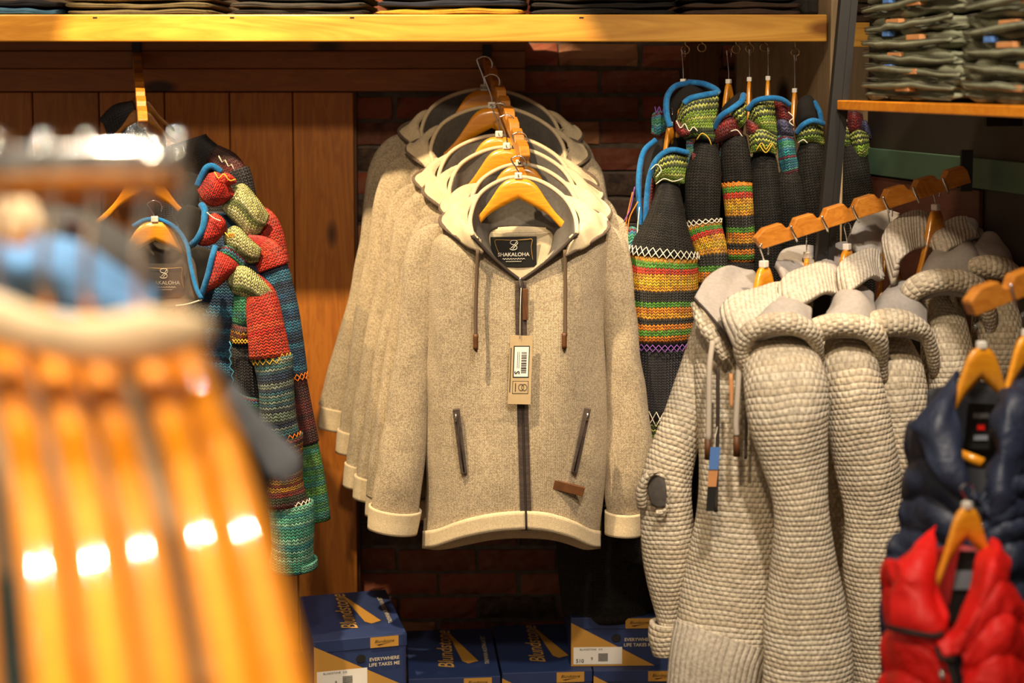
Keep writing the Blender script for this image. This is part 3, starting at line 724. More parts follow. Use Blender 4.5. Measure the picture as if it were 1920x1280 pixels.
def cream_jacket(k, ox, oy, Y, s, wide, spread, label, front=False):
    hx, hy = 975 + ox, 345 + oy
    dk = lambda d: (d if d < 0 else d * .55) if k == 0 else d * .45
    def q(px, py, dY, hood=False):
        dY = dk(dY)
        return P(hx + (px - 975) * s * (wide if hood else 1), hy + (py - 345) * s, Y + dY)
    root = thing('hooded_jacket', label, 'jacket', q(975, 345, 0), GC)
    wrk = [(5, 2.2, .0035, 11 + k), (16, 5, .0012, 31 + k)]
    # --- body: open ring from zip edge round the back to zip edge
    rows = []
    data = [  # pyF, zipx, gap, xl, xr, pySide, df, db
        (442, 975, 93, 878, 1078, 428, .06, .05), (470, 975, 62, 842, 1118, 430, .085, .06), (500, 975, 27, 812, 1146, 444, .10, .07),
        (525, 976, 5, 802, 1152, 480, .105, .08), (600, 977, 2, 800, 1143, 600, .11, .085), (760, 980, 2, 802, 1136, 768, .115, .085), (900, 984, 2, 800, 1130, 915, .115, .085), (992, 987, 2, 796, 1122, 1028, .11, .085)]
    def ring(d, off=0.0):
        pyF, zx, g, xl, xr, ps, df, db = d; out = []
        def pt(x, f, dy): return q(x, pyF + (ps - pyF) * f, dy)
        a, b = zx + g, zx - g
        out += [pt(a, 0, -df - off), pt(a + (xr - a) * .3, .12, -df * 1.02 - off), pt(a + (xr - a) * .62, .45, -df * .9 - off), pt(a + (xr - a) * .88, .9, -df * .5 - off), pt(xr + off * 300, 1, .0)]
        out += [pt(a + (xr - a) * .8, 1, db + off), pt(zx + (xr - zx) * .3, .5, db * 1.1 + off), pt(zx - (zx - xl) * .3, .5, db * 1.1 + off), pt(b - (b - xl) * .8, 1, db + off)]
        out += [pt(xl - off * 300, 1, .0), pt(b - (b - xl) * .88, .9, -df * .5 - off), pt(b - (b - xl) * .62, .45, -df * .9 - off), pt(b - (b - xl) * .3, .12, -df * 1.02 - off), pt(b, 0, -df - off)]
        return out
    nu, nv = 110, 70
    mu = np.minimum(np.arange(nu), np.arange(nu)[::-1]) / nu; mask = np.clip((mu - .02) / .08, 0, 1)[None, :] * (np.clip(np.arange(nv) / 18, .1, 1) * np.clip((nv - 1 - np.arange(nv)) / 14, .2, 1))[:, None]
    surf('body', [ring(d) for d in data], M['cream'], root, nu, nv, .006, M['cream_in'], [(7, 1.4, .0085, 11 + k), (20, 6, .0012, 31 + k)], mask=mask, off=-1, flip=True)
    last = data[-1]; up_ = (last[0] - 35, last[1] - 1, 2, last[3] + 1, last[4], last[5] - 33, last[6], last[7])
    surf('hem_band', [ring(up_, .0065), ring(last, .007)], M['cream_band'], root, nu, 6, .006)
    # --- sleeves
    def sl(pts, sg):
        n = len(pts); return [(hx + (a[0] - 975) * s + sg * spread * (i / (n - 1)) ** 1.2, hy + (a[1] - 345) * s, Y + a[2], a[3] * s) for i, a in enumerate(pts)]
    for sg, pts in ((-1, [(842, 436, .01, 16), (806, 452, .01, 28), (789, 500, .0, 32), (780, 600, -.01, 34), (769, 700, -.015, 40), (760, 800, -.02, 46), (748, 900, -.025, 51), (742, 955, -.025, 50)]),
                    (1, [(1112, 436, .01, 16), (1144, 452, .01, 26), (1156, 500, .0, 30), (1163, 600, -.01, 33), (1172, 750, -.015, 40), (1177, 850, -.02, 46), (1174, 920, -.02, 44), (1171, 962, -.02, 36)])):
        T = Tube(sl(pts, sg), .8 if k == 0 else .6, 64)
        so = T.mesh('sleeve', M['cream'], root, n=44, wr=[(7, 1.8, .0045, 70 + k + sg), (18, 9, .0012, 90 + k)], cap=False)
        e = sl(pts, sg)[-1]; dx = -6 if sg < 0 else -2
        Cf = Tube([(e[0], e[1] - 4, e[2], e[3] * .99), (e[0] + dx * .4, e[1] + 14 * s, e[2], e[3] * .97), (e[0] + dx, e[1] + 40 * s, e[2] - .002, e[3] * .93)], .8 if k == 0 else .6, 10)
        Cf.mesh('cuff', M['cream_band'], so, n=40, thick=.006, inner=M['cream_in'], wr=[(8, 3, .002, 5 + k)])
    # --- stand collar (fleece inside, wool outside), its piping and the zip edge
    base = [(975, 525, -.107), (933, 490, -.075), (916, 450, .0), (925, 430, .055), (975, 426, .07), (1028, 430, .055), (1038, 450, .0), (1021, 490, -.075), (978, 525, -.107)]
    topc = [(886, 442, -.125), (882, 408, -.08), (898, 366, .01), (935, 340, .065), (975, 332, .08), (1018, 342, .065), (1058, 370, .01), (1078, 404, -.08), (1082, 438, -.125)]
    mid = [((a[0] * .38 + b[0] * .62), (a[1] * .5 + b[1] * .5), (a[2] * .5 + b[2] * .5) + .004) for a, b in zip(base, topc)]
    hoodq = lambda L_: [q(*p, hood=True) for p in L_]
    c = surf('collar', [hoodq(topc), hoodq(mid), hoodq(base)], M['grey_fleece'], root, 60, 18, .005, M['cream'], [(14, 14, .0016, 3 + k)], flip=True)
    wire('collar_piping', hoodq(topc), .0052, M['cream_band'], root, 8, 60)
    for a, b, sg in ((base[0], topc[0], 1), (base[-1], topc[-1], -1)):
        m1 = (a[0] * .72 + b[0] * .28 + 0, a[1] * .72 + b[1] * .28 + 4, a[2] - .006); m2 = (a[0] * .35 + b[0] * .65, a[1] * .35 + b[1] * .65 + 5, a[2] - .012)
        wire('collar_zip', hoodq([(a[0], a[1], a[2] - .003), m1, m2, (b[0], b[1], b[2] - .003)]), .0042, M['dark_piping'], root, 8, 24)
    # --- folded-down hood on the shoulders
    oute = [(905, 474, -.118), (862, 447, -.095), (825, 416, -.03), (842, 396, .05), (893, 384, .11), (975, 380, .14), (1060, 384, .11), (1116, 396, .05), (1142, 424, -.03), (1108, 452, -.095), (1060, 478, -.118)]
    inn = [(893, 446, -.115), (880, 420, -.09), (878, 398, -.01), (896, 376, .05), (934, 356, .09), (975, 350, .10), (1018, 358, .09), (1060, 380, .05), (1082, 398, -.01), (1086, 420, -.09), (1078, 444, -.115)]
    midh = [((a[0] * .5 + b[0] * .5), (a[1] * .5 + b[1] * .5) - 9, (a[2] + b[2]) / 2 - .008) for a, b in zip(oute, inn)]
    low = [(a[0] * .86 + b[0] * .14, a[1] * .86 + b[1] * .14 + 3, a[2] - .004) for a, b in zip(oute, inn)]
    sw = .35 * wide + .65
    hq2 = lambda L_: [P(hx + (p[0] - 975) * s * sw, hy + (p[1] - 345) * s, Y + dk(p[2])) for p in L_]
    hd = surf('hood', [hoodq(inn), hq2(midh), hq2(low), hq2(oute)], M['cream_in' if k < 3 else 'cream_band'], root, 70, 22, .008, M['cream'], [(16, 10, .0035, 13 + k)])
    wire('hood_edge', hq2([(p[0], p[1] + 1, p[2] - .004) for p in oute]), .0046, M['band_knit'], hd, 8, 70)
    # under-hood yoke so no gap shows between hood and shoulder
    # --- zip
    zr = [(526, 976), (600, 977), (760, 980), (900, 984), (994, 987)]
    for sg in (-1, 1):
        surf('zip_tape', [[q(x + sg * 1.2, y, -.1085 - .004 - (.006 if y > 560 else .001)), q(x + sg * 10.5, y, -.1085 - .004 - (.0055 if y > 560 else .001))] for y, x in zr], M['zip'], root, 4, 30, .0016)
    wire('zip_teeth', [q(x, y, -.1155 - (.005 if y > 560 else 0)) for y, x in zr], .0016, M['dark_piping'], root, 6, 30)
    if not front: return root
    # --- front jacket details
    wire('zip_pull', [q(975, 520, -.118), q(976, 532, -.121), q(977, 540, -.121)], [.004, .003, .0025], M['chrome'], root, 8, 8)
    pf = lambda px, py, d: q(px, py, d)
    def strap(name, pts, wpx, d0, mat, th=.003, par=root, bev=0):
        V = []
        (x0, y0), (x1, y1) = pts; ln = math.hypot(x1 - x0, y1 - y0); nx, ny = (y1 - y0) / ln * wpx / 2, -(x1 - x0) / ln * wpx / 2
        qd = [pf(x0 - nx, y0 - ny, d0), pf(x1 - nx, y1 - ny, d0), pf(x1 + nx, y1 + ny, d0), pf(x0 + nx, y0 + ny, d0)]
        V = qd + [v + Vector((0, th, 0)) for v in qd]
        return bevel(mk(name, V, [(0, 1, 2, 3), (7, 6, 5, 4), (0, 4, 5, 1), (1, 5, 6, 2), (2, 6, 7, 3), (3, 7, 4, 0)], mat, par, smooth=False), .0008)
    strap('leather_pull', [(985, 541), (985, 600)], 10, -.1235, M['leather'])
    for pts in ([(855, 768), (870, 888)], [(1102, 766), (1077, 886)]):
        z_ = strap('pocket_zip', pts, 13, -.113, M['zip'], .012)
        wire('zip_teeth', [pf(pts[0][0], pts[0][1] + 4, -.1145), pf(pts[1][0], pts[1][1] - 4, -.1145)], .0016, M['dark_piping'], z_, 6)
        a = pts[0]; wire('zip_pull', [pf(a[0], a[1] + 8, -.116), pf(a[0] - 1, a[1] + 22, -.118)], [.003, .002], M['chrome'], z_, 8)
    lp = strap('leather_patch', [(1038, 908), (1095, 923)], 17, -.1145, M['leather'], .010)
    for pts, tg in (([(896, 468, -.125), (894, 520, -.122), (892, 580, -.124), (892, 632, -.127)], (892, 642)), ([(1059, 468, -.122), (1060, 520, -.118), (1060, 580, -.12), (1060, 630, -.123)], (1058, 640))):
        cd = wire('drawstring', [pf(*p) for p in pts], .0042, M['cord_brown'], root, 8, 20)
        x, y = tg; d = pts[-1][2]
        wire('cord_end', [pf(x, y - 16, d), pf(x, y + 13, d - .001)], .0058, M['leather'], cd, 10, 6)
        wire('knot', [pf(x, y + 12, d), pf(x + 2, y + 18, d)], [.0042, .002], M['cord_brown'], cd, 8, 5)
    # inside back: cream neck facing with the woven label
    lin = surf('neck_facing', [[pf(905, 428, .052), pf(975, 424, .066), pf(1046, 428, .052)], [pf(915, 470, .05), pf(975, 470, .064), pf(1038, 470, .05)], [pf(935, 530, .045), pf(975, 530, .06), pf(1015, 530, .045)]], M['cream_in'], root, 12, 12, .003)
    a = pf(963, 472, .045); rt = Vector((1, 0, 0.015)).normalized(); up = Vector((0, -.12, 1)).normalized(); nr = rt.cross(up)
    W2, H2 = .0535, .036
    V = [a + rt * x + up * y for x, y in ((-W2, -H2), (W2, -H2), (W2, H2), (-W2, H2))]
    lb = mk('woven_label', V, [(0, 1, 2, 3)], M['label_black'], root, smooth=False); solid(lb, .0012)
    f0 = a + nr * .002
    woven_print(lb, f0, rt, up, 1.0)
    return root
def woven_print(lb, f0, rt, up, k, ink=None):
    ink = ink or M['white_ink']
    text('brand_lettering', 'SHAKALOHA', f0 - up * .006 * k, rt, up, .0125 * k, ink, lb, lift=.0006, bold=.01)
    sg = [(.010, .019), (.006, .024), (-.003, .0245), (-.008, .020), (-.005, .0155), (.004, .013), (.008, .008), (.005, .003), (-.004, .002), (-.009, .005)]
    wire('monogram', [f0 + rt * x * k + up * (y + .003) * k for x, y in sg], .0009 * k, ink, lb, 5, 30)
    wire('monogram', [f0 + rt * x * k + up * (y + .003) * k for x, y in [(-.006, .006), (.001, .013), (.007, .021)]], .0008 * k, ink, lb, 5, 10)
    wire('monogram', [f0 + rt * x * k + up * (y + .003) * k for x, y in [(-.002, .004), (.004, .011), (.010, .018)]], .0008 * k, ink, lb, 5, 10)
    wire('script_lettering', [f0 + rt * (-.026 + i * .0022) * k + up * (-.0165 + .0018 * math.sin(i * 2.3)) * k for i in range(25)], .0006 * k, ink, lb, 4)
    wire('script_lettering', [f0 + rt * (-.018 + i * .0020) * k + up * (-.0225 + .0012 * math.sin(i * 2.9)) * k for i in range(19)], .0005 * k, ink, lb, 4)
    bd = [(-.03, -.012), (-.040, .012), (-.043, .028), (-.030, .0295), (0, .028), (.030, .0295), (.043, .029), (.041, .010), (.045, -.022)]
    wire('label_border', [f0 + rt * x * k + up * y * k for x, y in bd], .0006 * k, M['gold_ink'], lb, 4, 40)
JK = [(0, 0, 3.42, 1.0, 1.0, 0, 'front cream wool jacket with zip pockets, drawstrings and a hang tag', 'S'),
      (2, -24, 3.52, 1.0, 1.02, 8, 'second cream jacket from the front, its pale collar arching just behind the front hanger', 'M'),
      (-22, -56, 3.61, 1.0, 1.18, 6, 'third cream jacket from the front, charcoal hood lining left of a bright orange hanger', 'L'),
      (-36, -78, 3.70, 1.0, 1.25, 8, 'fourth cream jacket from the front, with a shaded brown hanger', 'L'),
      (-50, -132, 3.80, .985, 1.28, 14, 'fifth cream jacket from the front, shaded by the shelf', 'XL'),
      (-64, -165, 3.90, .965, 1.34, 40, 'rearmost cream jacket, wide open hood against the brick wall', 'XXL')]
HL = ['front bright orange hanger inside the cream jacket with the hang tag', 'hanger directly behind the front cream jacket hanger', 'bright orange hanger of the third cream jacket', 'shaded brown hanger of the fourth cream jacket', 'shaded hanger of the fifth cream jacket', 'rearmost dim hanger below the wooden rail']
for k, (ox, oy, Y, s, wd, sp, lb, sz) in enumerate(JK):
    cream_jacket(k, ox, oy, Y, s, wd, sp, lb, k == 0)
    hanger(P(972 + ox, 337 + oy, Y - (.015 if k == 0 else .0)), rnd.uniform(-.05, .05) if k else 0.0, HL[k], GH, sz, True, .075 if k else .05, .98 * Y / 3.3)
# hang tag of the front jacket
tg = thing('price_tag', 'kraft cardboard hang tag with barcode sticker on the front jacket zip', 'tag', P(974, 758, 3.285))
def tq(px, py, d=0): return P(px, py, 3.286 - (py - 630) * .00002 + d)
qd = [tq(957, 628), tq(999, 630), tq(995, 758), tq(952, 757)]
card = mk('card', qd[::-1] + [v + Vector((0, .0014, 0)) for v in qd[::-1]], [(0, 1, 2, 3), (7, 6, 5, 4), (0, 4, 5, 1), (1, 5, 6, 2), (2, 6, 7, 3), (3, 7, 4, 0)], M['kraft'], tg, smooth=False)
def tquad(name, a, b, mat, d, par):
    (x0, y0), (x1, y1) = a, b; sh_ = lambda y: -(y - 630) * .035
    return mk(name, [tq(x0 + sh_(y1), y1, d), tq(x1 + sh_(y1), y1, d), tq(x1 + sh_(y0), y0, d), tq(x0 + sh_(y0), y0, d)], [(0, 1, 2, 3)], mat, par, smooth=False)
tquad('sticker_frame', (964, 648), (994, 708), M['ink'], -.0004, card)
tquad('sticker', (966, 650), (992.5, 706), M['paper'], -.0008, card)
rb = random.Random(4); y = 660
while y < 700:
    h = rb.choice((.9, 1.4, 2.2)); tquad('barcode_bar', (979, y), (989, y + h), M['ink'], -.0012, card); y += h + rb.choice((.9, 1.3, 1.9))
text('size_lettering', 'S', tq(970, 698, -.0012), (0, 0, 1), (-1, 0, 0), .016, M['ink'], card, bold=.02)
for x in (971.5, 974.5): tquad('small_print', (x, 659), (x + .8, 690), M['ink'], -.0012, card)
tquad('emblem_frame', (964, 714), (994, 738), M['ink'], -.0004, card); tquad('emblem_field', (965, 715), (993, 737), M['kraft'], -.0008, card)
for c_ in (977, 983): wire('emblem', [tq(c_ + 5 * math.cos(a), 726 + 6 * math.sin(a), -.0012) for a in np.linspace(.4, 6.5, 14)], .0006, M['ink'], card, 4)
tquad('small_print', (969, 718), (970.5, 734), M['ink'], -.0012, card); tquad('small_print', (958.5, 652), (960, 735), M['ink'], -.0006, card)
wire('string', [P(977, 540, 3.296), P(975.5, 580, 3.283), P(975, 634, 3.2835)], .0008, M['thread_w'], tg, 5, 12)
# ------------------------------------------------------------------ black striped knit jackets under the shelf (hung edge-on)
GB = 'black knit jackets hanging under the shelf end'
def patch(name, rows, mat, root, nu=14, nv=12, wr=True, thick=.008, seed=1, puff=0):
    return surf(name, rows, M[mat], root, nu, nv, thick, None, [(22, 22, .002, seed)] if wr else None)
def dome(name, poly, Y, puff, mat, root, seed=1, thick=.006, nu=18, nv=14):
    """cushion-like fabric panel: four px edges (top, bottom lists), bulging to the viewer by puff metres"""
    top, bot = poly
    rows = []
    for t in (0, .25, .5, .75, 1):
        row = []
        m = max(len(top), len(bot))
        for i in range(m):
            a = top[min(i, len(top) - 1)]; b = bot[min(i, len(bot) - 1)]; u = i / (m - 1)
            bulge = puff * (1 - (2 * u - 1) ** 2) ** .5 * (.35 + .65 * (1 - (2 * t - 1) ** 2) ** .5) if 0 < u < 1 else 0
            row.append((a[0] + (b[0] - a[0]) * t, a[1] + (b[1] - a[1]) * t, Y - bulge))
        rows.append(row)
    return surf(name, rows, M[mat], root, nu, nv, thick, None, [(20, 20, .0015, seed)])
def trim(pts, r, root, mat='blue_trim', name='trim'):
    return wire(name, pts, r, M[mat], root, 10, 36)
def black_jacket(label, spec):
    Y = spec['Y']; root = thing('knit_jacket', label, 'jacket', P(spec['sl'][0][0], spec['sl'][0][1], Y), GB)
    T = Tube([(a[0], a[1], a[2], a[3]) for a in spec['sl']], .9, 60)
    cuts = spec.get('cuts', [(0, 1, 'blackknit', 'sleeve')])
    for (a, b, m, nm) in cuts: T.mesh(nm, M[m], root, a, b, n=40, wr=[(8, 3, .003, spec['sd'])], cap=True, nv=max(6, int(50 * (b - a))))
    for (t, dt, n, m) in spec.get('st', []): T.stitch('cross_stitch', t, dt, n, M[m], root)
    if 'body' in spec:
        B = Tube(spec['body'], .5, 50); B.mesh('body', M['blackknit'], root, n=40, wr=[(6, 2, .004, spec['sd'] + 3)], cap=True)
    for (m, poly, Yp, puff) in spec.get('pan', []): dome('hood_panel', poly, Yp, puff, m, root, spec['sd'])
    for pts, r in spec.get('tr', []): trim(pts, r, root)
    for pts, m in spec.get('thr', []): wire('stitching', pts, .0013, M[m], root, 5, max(12, len(pts) * 3))
    return root
# 1: front jacket with the broad striped band
black_jacket('black knit jacket with broad red, green and yellow striped band, nearest of the black jackets', dict(Y=3.580, sd=201,
    sl=[(1255, 345, 3.550, 20), (1254, 375, 3.510, 30), (1250, 420, 3.490, 44), (1243, 480, 3.480, 66), (1240, 560, 3.480, 72), (1240, 660, 3.480, 68), (1238, 780, 3.490, 66), (1232, 900, 3.500, 66), (1225, 1040, 3.510, 62)],
    cuts=[(0, .372, 'blackknit', 'upper_sleeve'), (.372, .60, 'rasta_k', 'striped_band'), (.60, .742, 'plum_k', 'lower_sleeve'), (.742, .80, 'green_k', 'green_band'), (.80, 1, 'blackknit', 'cuff')],
    st=[(.362, .014, 7, 'thread_w'), (.603, .007, 9, 'thread_p'), (.738, .014, 7, 'thread_w')],
    body=[(1215, 420, 3.55, 40), (1210, 600, 3.56, 55), (1160, 900, 3.62, 110), (1140, 1030, 3.66, 100), (1140, 1145, 3.70, 92)],
    pan=[('green_k', ([(1222, 330), (1238, 296), (1262, 284), (1290, 286)], [(1230, 345), (1245, 338), (1265, 342), (1284, 345)]), 3.530, .03),
         ('red_k', ([(1212, 330), (1226, 312), (1232, 330)], [(1208, 430), (1216, 420), (1226, 345)]), 3.570, .015),
         ('black_in', ([(1206, 300), (1240, 262), (1288, 250)], [(1212, 345), (1240, 300), (1290, 288)]), 3.600, .02),
         ('turq_k', ([(1170, 432), (1184, 425), (1198, 432)], [(1174, 490), (1184, 492), (1196, 470)]), 3.530, .02)],
    tr=[([(1230, 262, 3.570), (1207, 285, 3.560), (1198, 330, 3.550), (1199, 390, 3.550), (1206, 440, 3.550)], .0068), ([(1290, 286, 3.515), (1258, 281, 3.505), (1232, 298, 3.510), (1218, 330, 3.520), (1212, 380, 3.530), (1210, 440, 3.540)], .0068)],
    thr=[([(1220, 318, 3.505), (1232, 308, 3.498), (1240, 320, 3.495), (1230, 332, 3.500)], 'thread_w'), ([(1230, 345, 3.500), (1245, 335, 3.495), (1262, 340, 3.495), (1280, 335, 3.500)], 'thread_w'),
         ([(1196, 378, 3.530), (1180, 410, 3.520), (1176, 450, 3.515)], 'thread_o'), ([(1199, 388, 3.530), (1196, 420, 3.520), (1193, 470, 3.515)], 'thread_w'), ([(1186, 360, 3.540), (1178, 395, 3.530), (1172, 425, 3.520)], 'thread_o'), ([(1190, 350, 3.540), (1182, 390, 3.530), (1170, 415, 3.520)], 'thread_p')]))
# 2
black_jacket('black knit jacket with lime green hood and blue edge under the leftmost shelf hook', dict(Y=3.58, sd=202,
    sl=[(1325, 262, 3.56, 18), (1322, 300, 3.53, 26), (1318, 350, 3.51, 32), (1320, 420, 3.50, 32), (1333, 470, 3.48, 27), (1336, 540, 3.47, 27), (1336, 640, 3.47, 28), (1332, 800, 3.48, 30)],
    cuts=[(0, .43, 'blackknit', 'upper_sleeve'), (.43, .70, 'rasta_k', 'striped_band'), (.70, 1, 'blackknit', 'lower_sleeve')], st=[(.425, .014, 4, 'thread_w')],
    body=[(1310, 330, 3.66, 30), (1320, 500, 3.66, 50), (1320, 800, 3.66, 55), (1320, 1000, 3.66, 55)],
    pan=[('green_k', ([(1268, 235), (1278, 196), (1300, 180), (1348, 172)], [(1285, 262), (1300, 258), (1322, 262), (1338, 268)]), 3.53, .035),
         ('red_k', ([(1268, 225), (1282, 240), (1300, 248)], [(1270, 248), (1282, 254), (1292, 252)]), 3.51, .02),
         ('turq_k', ([(1286, 262), (1298, 264)], [(1290, 378), (1306, 350)]), 3.53, .02), ('red_k', ([(1296, 285), (1304, 290)], [(1300, 320), (1308, 322)]), 3.515, .012),
         ('black_in', ([(1250, 190), (1285, 160), (1335, 165)], [(1262, 232), (1280, 196), (1346, 176)]), 3.6, .02),
         ('turq_k', ([(1225, 215), (1236, 208), (1250, 212)], [(1222, 250), (1236, 256), (1250, 245)]), 3.6, .02)],
    tr=[([(1292, 156, 3.60), (1266, 162, 3.57), (1251, 182, 3.55), (1250, 215, 3.53), (1257, 238, 3.52)], .0072), ([(1290, 154, 3.6), (1322, 158, 3.57), (1346, 172, 3.54), (1322, 178, 3.515), (1296, 184, 3.505), (1282, 194, 3.505)], .0072)],
    thr=[([(1268, 226, 3.49), (1276, 240, 3.487), (1284, 232, 3.483), (1292, 246, 3.48), (1300, 238, 3.48), (1308, 246, 3.48)], 'thread_w'), ([(1306, 262, 3.5), (1316, 250, 3.495), (1328, 258, 3.495), (1334, 272, 3.5)], 'thread_y'), ([(1228, 200, 3.59), (1231, 212, 3.58), (1236, 200, 3.58), (1240, 212, 3.58), (1245, 202, 3.58)], 'thread_p')]))
# 3
black_jacket('black knit jacket with dark red hood, its striped band starting highest', dict(Y=3.60, sd=203,
    sl=[(1378, 258, 3.56, 20), (1378, 290, 3.54, 26), (1381, 340, 3.53, 27), (1385, 400, 3.52, 26), (1388, 480, 3.52, 26), (1388, 620, 3.52, 26), (1386, 800, 3.53, 26)],
    cuts=[(0, .345, 'blackknit', 'upper_sleeve'), (.345, .68, 'rasta_k', 'striped_band'), (.68, 1, 'blackknit', 'lower_sleeve')], st=[(.352, .012, 4, 'thread_o')],
    body=[(1370, 330, 3.68, 26), (1375, 600, 3.68, 36), (1375, 1000, 3.68, 36)],
    pan=[('red_k', ([(1338, 252), (1352, 226), (1372, 215), (1392, 232)], [(1340, 268), (1352, 266), (1366, 258), (1392, 250)]), 3.54, .03), ('green_k', ([(1368, 214), (1382, 200), (1398, 190)], [(1388, 240), (1394, 236), (1398, 226)]), 3.53, .025),
         ('turq_k', ([(1350, 276), (1358, 278)], [(1347, 326), (1356, 318)]), 3.56, .012), ('black_in', ([(1352, 205), (1372, 185), (1388, 172)], [(1362, 222), (1376, 208), (1392, 196)]), 3.58, .02)],
    tr=[([(1340, 240, 3.53), (1352, 218, 3.505), (1372, 204, 3.50), (1390, 190, 3.505), (1394, 178, 3.53)], .0072)], thr=[([(1370, 246, 3.5), (1382, 244, 3.495), (1392, 256, 3.5)], 'thread_w')]))
# 4
black_jacket('black knit jacket with green and dark red hood in the middle of the black row', dict(Y=3.60, sd=204,
    sl=[(1432, 280, 3.56, 20), (1432, 310, 3.54, 27), (1435, 360, 3.53, 29), (1440, 430, 3.52, 30), (1442, 550, 3.52, 30), (1442, 800, 3.53, 30)],
    body=[(1425, 340, 3.68, 28), (1430, 600, 3.68, 36), (1430, 1000, 3.68, 36)],
    pan=[('green_k', ([(1402, 222), (1412, 198), (1430, 190), (1450, 190)], [(1424, 248), (1436, 250), (1446, 254), (1456, 258)]), 3.535, .03), ('red_k', ([(1400, 224), (1412, 228), (1428, 242)], [(1400, 250), (1412, 254), (1428, 250)]), 3.53, .022),
         ('green_k', ([(1405, 256), (1418, 244), (1436, 246), (1456, 256)], [(1408, 288), (1420, 284), (1440, 284), (1454, 290)]), 3.52, .025), ('turq_k', ([(1406, 292), (1414, 296)], [(1408, 380), (1416, 350)]), 3.56, .014), ('red_k', ([(1410, 318), (1417, 322)], [(1411, 336), (1418, 338)]), 3.545, .012)],
    tr=[([(1402, 206, 3.52), (1416, 190, 3.505), (1440, 184, 3.50), (1464, 186, 3.51), (1480, 196, 3.53)], .0066)], thr=[([(1418, 282, 3.492), (1428, 268, 3.49), (1436, 280, 3.49), (1446, 268, 3.49), (1454, 282, 3.5)], 'thread_y'), ([(1424, 272, 3.492), (1436, 286, 3.49), (1448, 270, 3.49)], 'thread_y')]))
# 5
black_jacket('black knit jacket with dark red, lavender and turquoise hood', dict(Y=3.60, sd=205,
    sl=[(1482, 326, 3.56, 20), (1483, 350, 3.55, 26), (1487, 400, 3.54, 28), (1488, 520, 3.54, 28), (1488, 800, 3.54, 28)], body=[(1478, 380, 3.68, 26), (1480, 600, 3.68, 34), (1480, 1000, 3.68, 34)],
    pan=[('red_k', ([(1448, 190), (1464, 190), (1480, 200)], [(1456, 230), (1470, 232), (1488, 240)]), 3.56, .03), ('lav_k', ([(1456, 230), (1468, 222), (1486, 236)], [(1460, 258), (1472, 254), (1488, 254)]), 3.55, .028), ('turq_k', ([(1457, 256), (1472, 252), (1488, 254)], [(1466, 336), (1480, 330), (1496, 326)]), 3.55, .03)],
    tr=[], thr=[([(1478, 210, 3.52), (1488, 220, 3.52), (1480, 228, 3.52), (1488, 236, 3.52)], 'thread_w')]))
# 6
black_jacket('black knit jacket with navy lined hood directly left of the black post', dict(Y=3.62, sd=206,
    sl=[(1524, 266, 3.58, 20), (1524, 290, 3.56, 28), (1530, 330, 3.55, 32), (1540, 400, 3.54, 33), (1544, 520, 3.54, 33), (1544, 800, 3.54, 33)], body=[(1530, 340, 3.70, 30), (1535, 600, 3.70, 38), (1535, 1000, 3.70, 38)],
    pan=[('black_in', ([(1492, 225), (1500, 190), (1516, 182), (1530, 196)], [(1496, 240), (1508, 234), (1522, 230), (1536, 228)]), 3.58, .03), ('green_k', ([(1493, 248), (1506, 232), (1524, 226), (1542, 232)], [(1495, 264), (1508, 268), (1526, 266), (1544, 272)]), 3.555, .03)],
    tr=[([(1494, 248, 3.54), (1506, 234, 3.52), (1524, 226, 3.515), (1544, 232, 3.53)], .0066), ([(1526, 190, 3.57), (1536, 208, 3.56), (1540, 228, 3.55)], .006)], thr=[([(1496, 268, 3.53), (1506, 262, 3.52), (1514, 268, 3.52)], 'thread_w')]))
# 7
black_jacket('black knit jacket with red and green hood behind the black post', dict(Y=3.66, sd=207,
    sl=[(1592, 275, 3.62, 22), (1598, 300, 3.60, 34), (1608, 350, 3.59, 40), (1615, 420, 3.58, 40), (1618, 560, 3.58, 40)], body=[(1610, 360, 3.74, 30), (1615, 600, 3.74, 38), (1615, 900, 3.74, 38)],
    pan=[('green_k', ([(1562, 245), (1576, 236), (1594, 238)], [(1566, 270), (1584, 274), (1600, 276)]), 3.60, .028), ('red_k', ([(1588, 212), (1602, 208), (1616, 214)], [(1588, 246), (1604, 248), (1620, 244)]), 3.60, .028), ('green_k', ([(1594, 252), (1610, 244), (1628, 250)], [(1604, 292), (1616, 298), (1632, 284)]), 3.585, .026), ('lav_k', ([(1612, 236), (1622, 226), (1632, 244)], [(1620, 254), (1628, 256), (1634, 262)]), 3.60, .02)],
    tr=[], thr=[([(1578, 216, 3.57), (1588, 226, 3.565), (1580, 234, 3.565), (1590, 242, 3.565)], 'thread_w')]))
GHB = 'wooden hangers of the black jackets'
for (px, py, Y, rz, lab, sz, hk, sc_) in [
    (1281, 158, 3.62, 1.15, 'hanger with long hook under the leftmost shelf eye', 'M', .105, .8), (1256, 238, 3.58, 1.0, 'hanger low inside the nearest black jacket, over the striped band', 'S', .06, .75),
    (1366, 158, 3.62, 1.0, 'second hanger from the left under the shelf eyes, turned wide', 'L', .11, .75), (1405, 154, 3.62, 1.3, 'third hanger from the left under the shelf eyes', 'XL', .108, .75),
    (1440, 152, 3.62, 1.3, 'fourth hanger from the left under the shelf eyes', 'XL', .11, .75), (1490, 175, 3.62, 1.2, 'hanger at the right end of the shelf hooks, left of the black post', 'XXL', .125, .75),
    (1579, 165, 3.66, 1.2, 'hanger glimpsed between the black post and the jeans', 'M', .07, .75)]:
    hanger(P(px, py, Y), rz, lab, GHB, sz, True, hk, sc_, ax=.5, az=1.1)
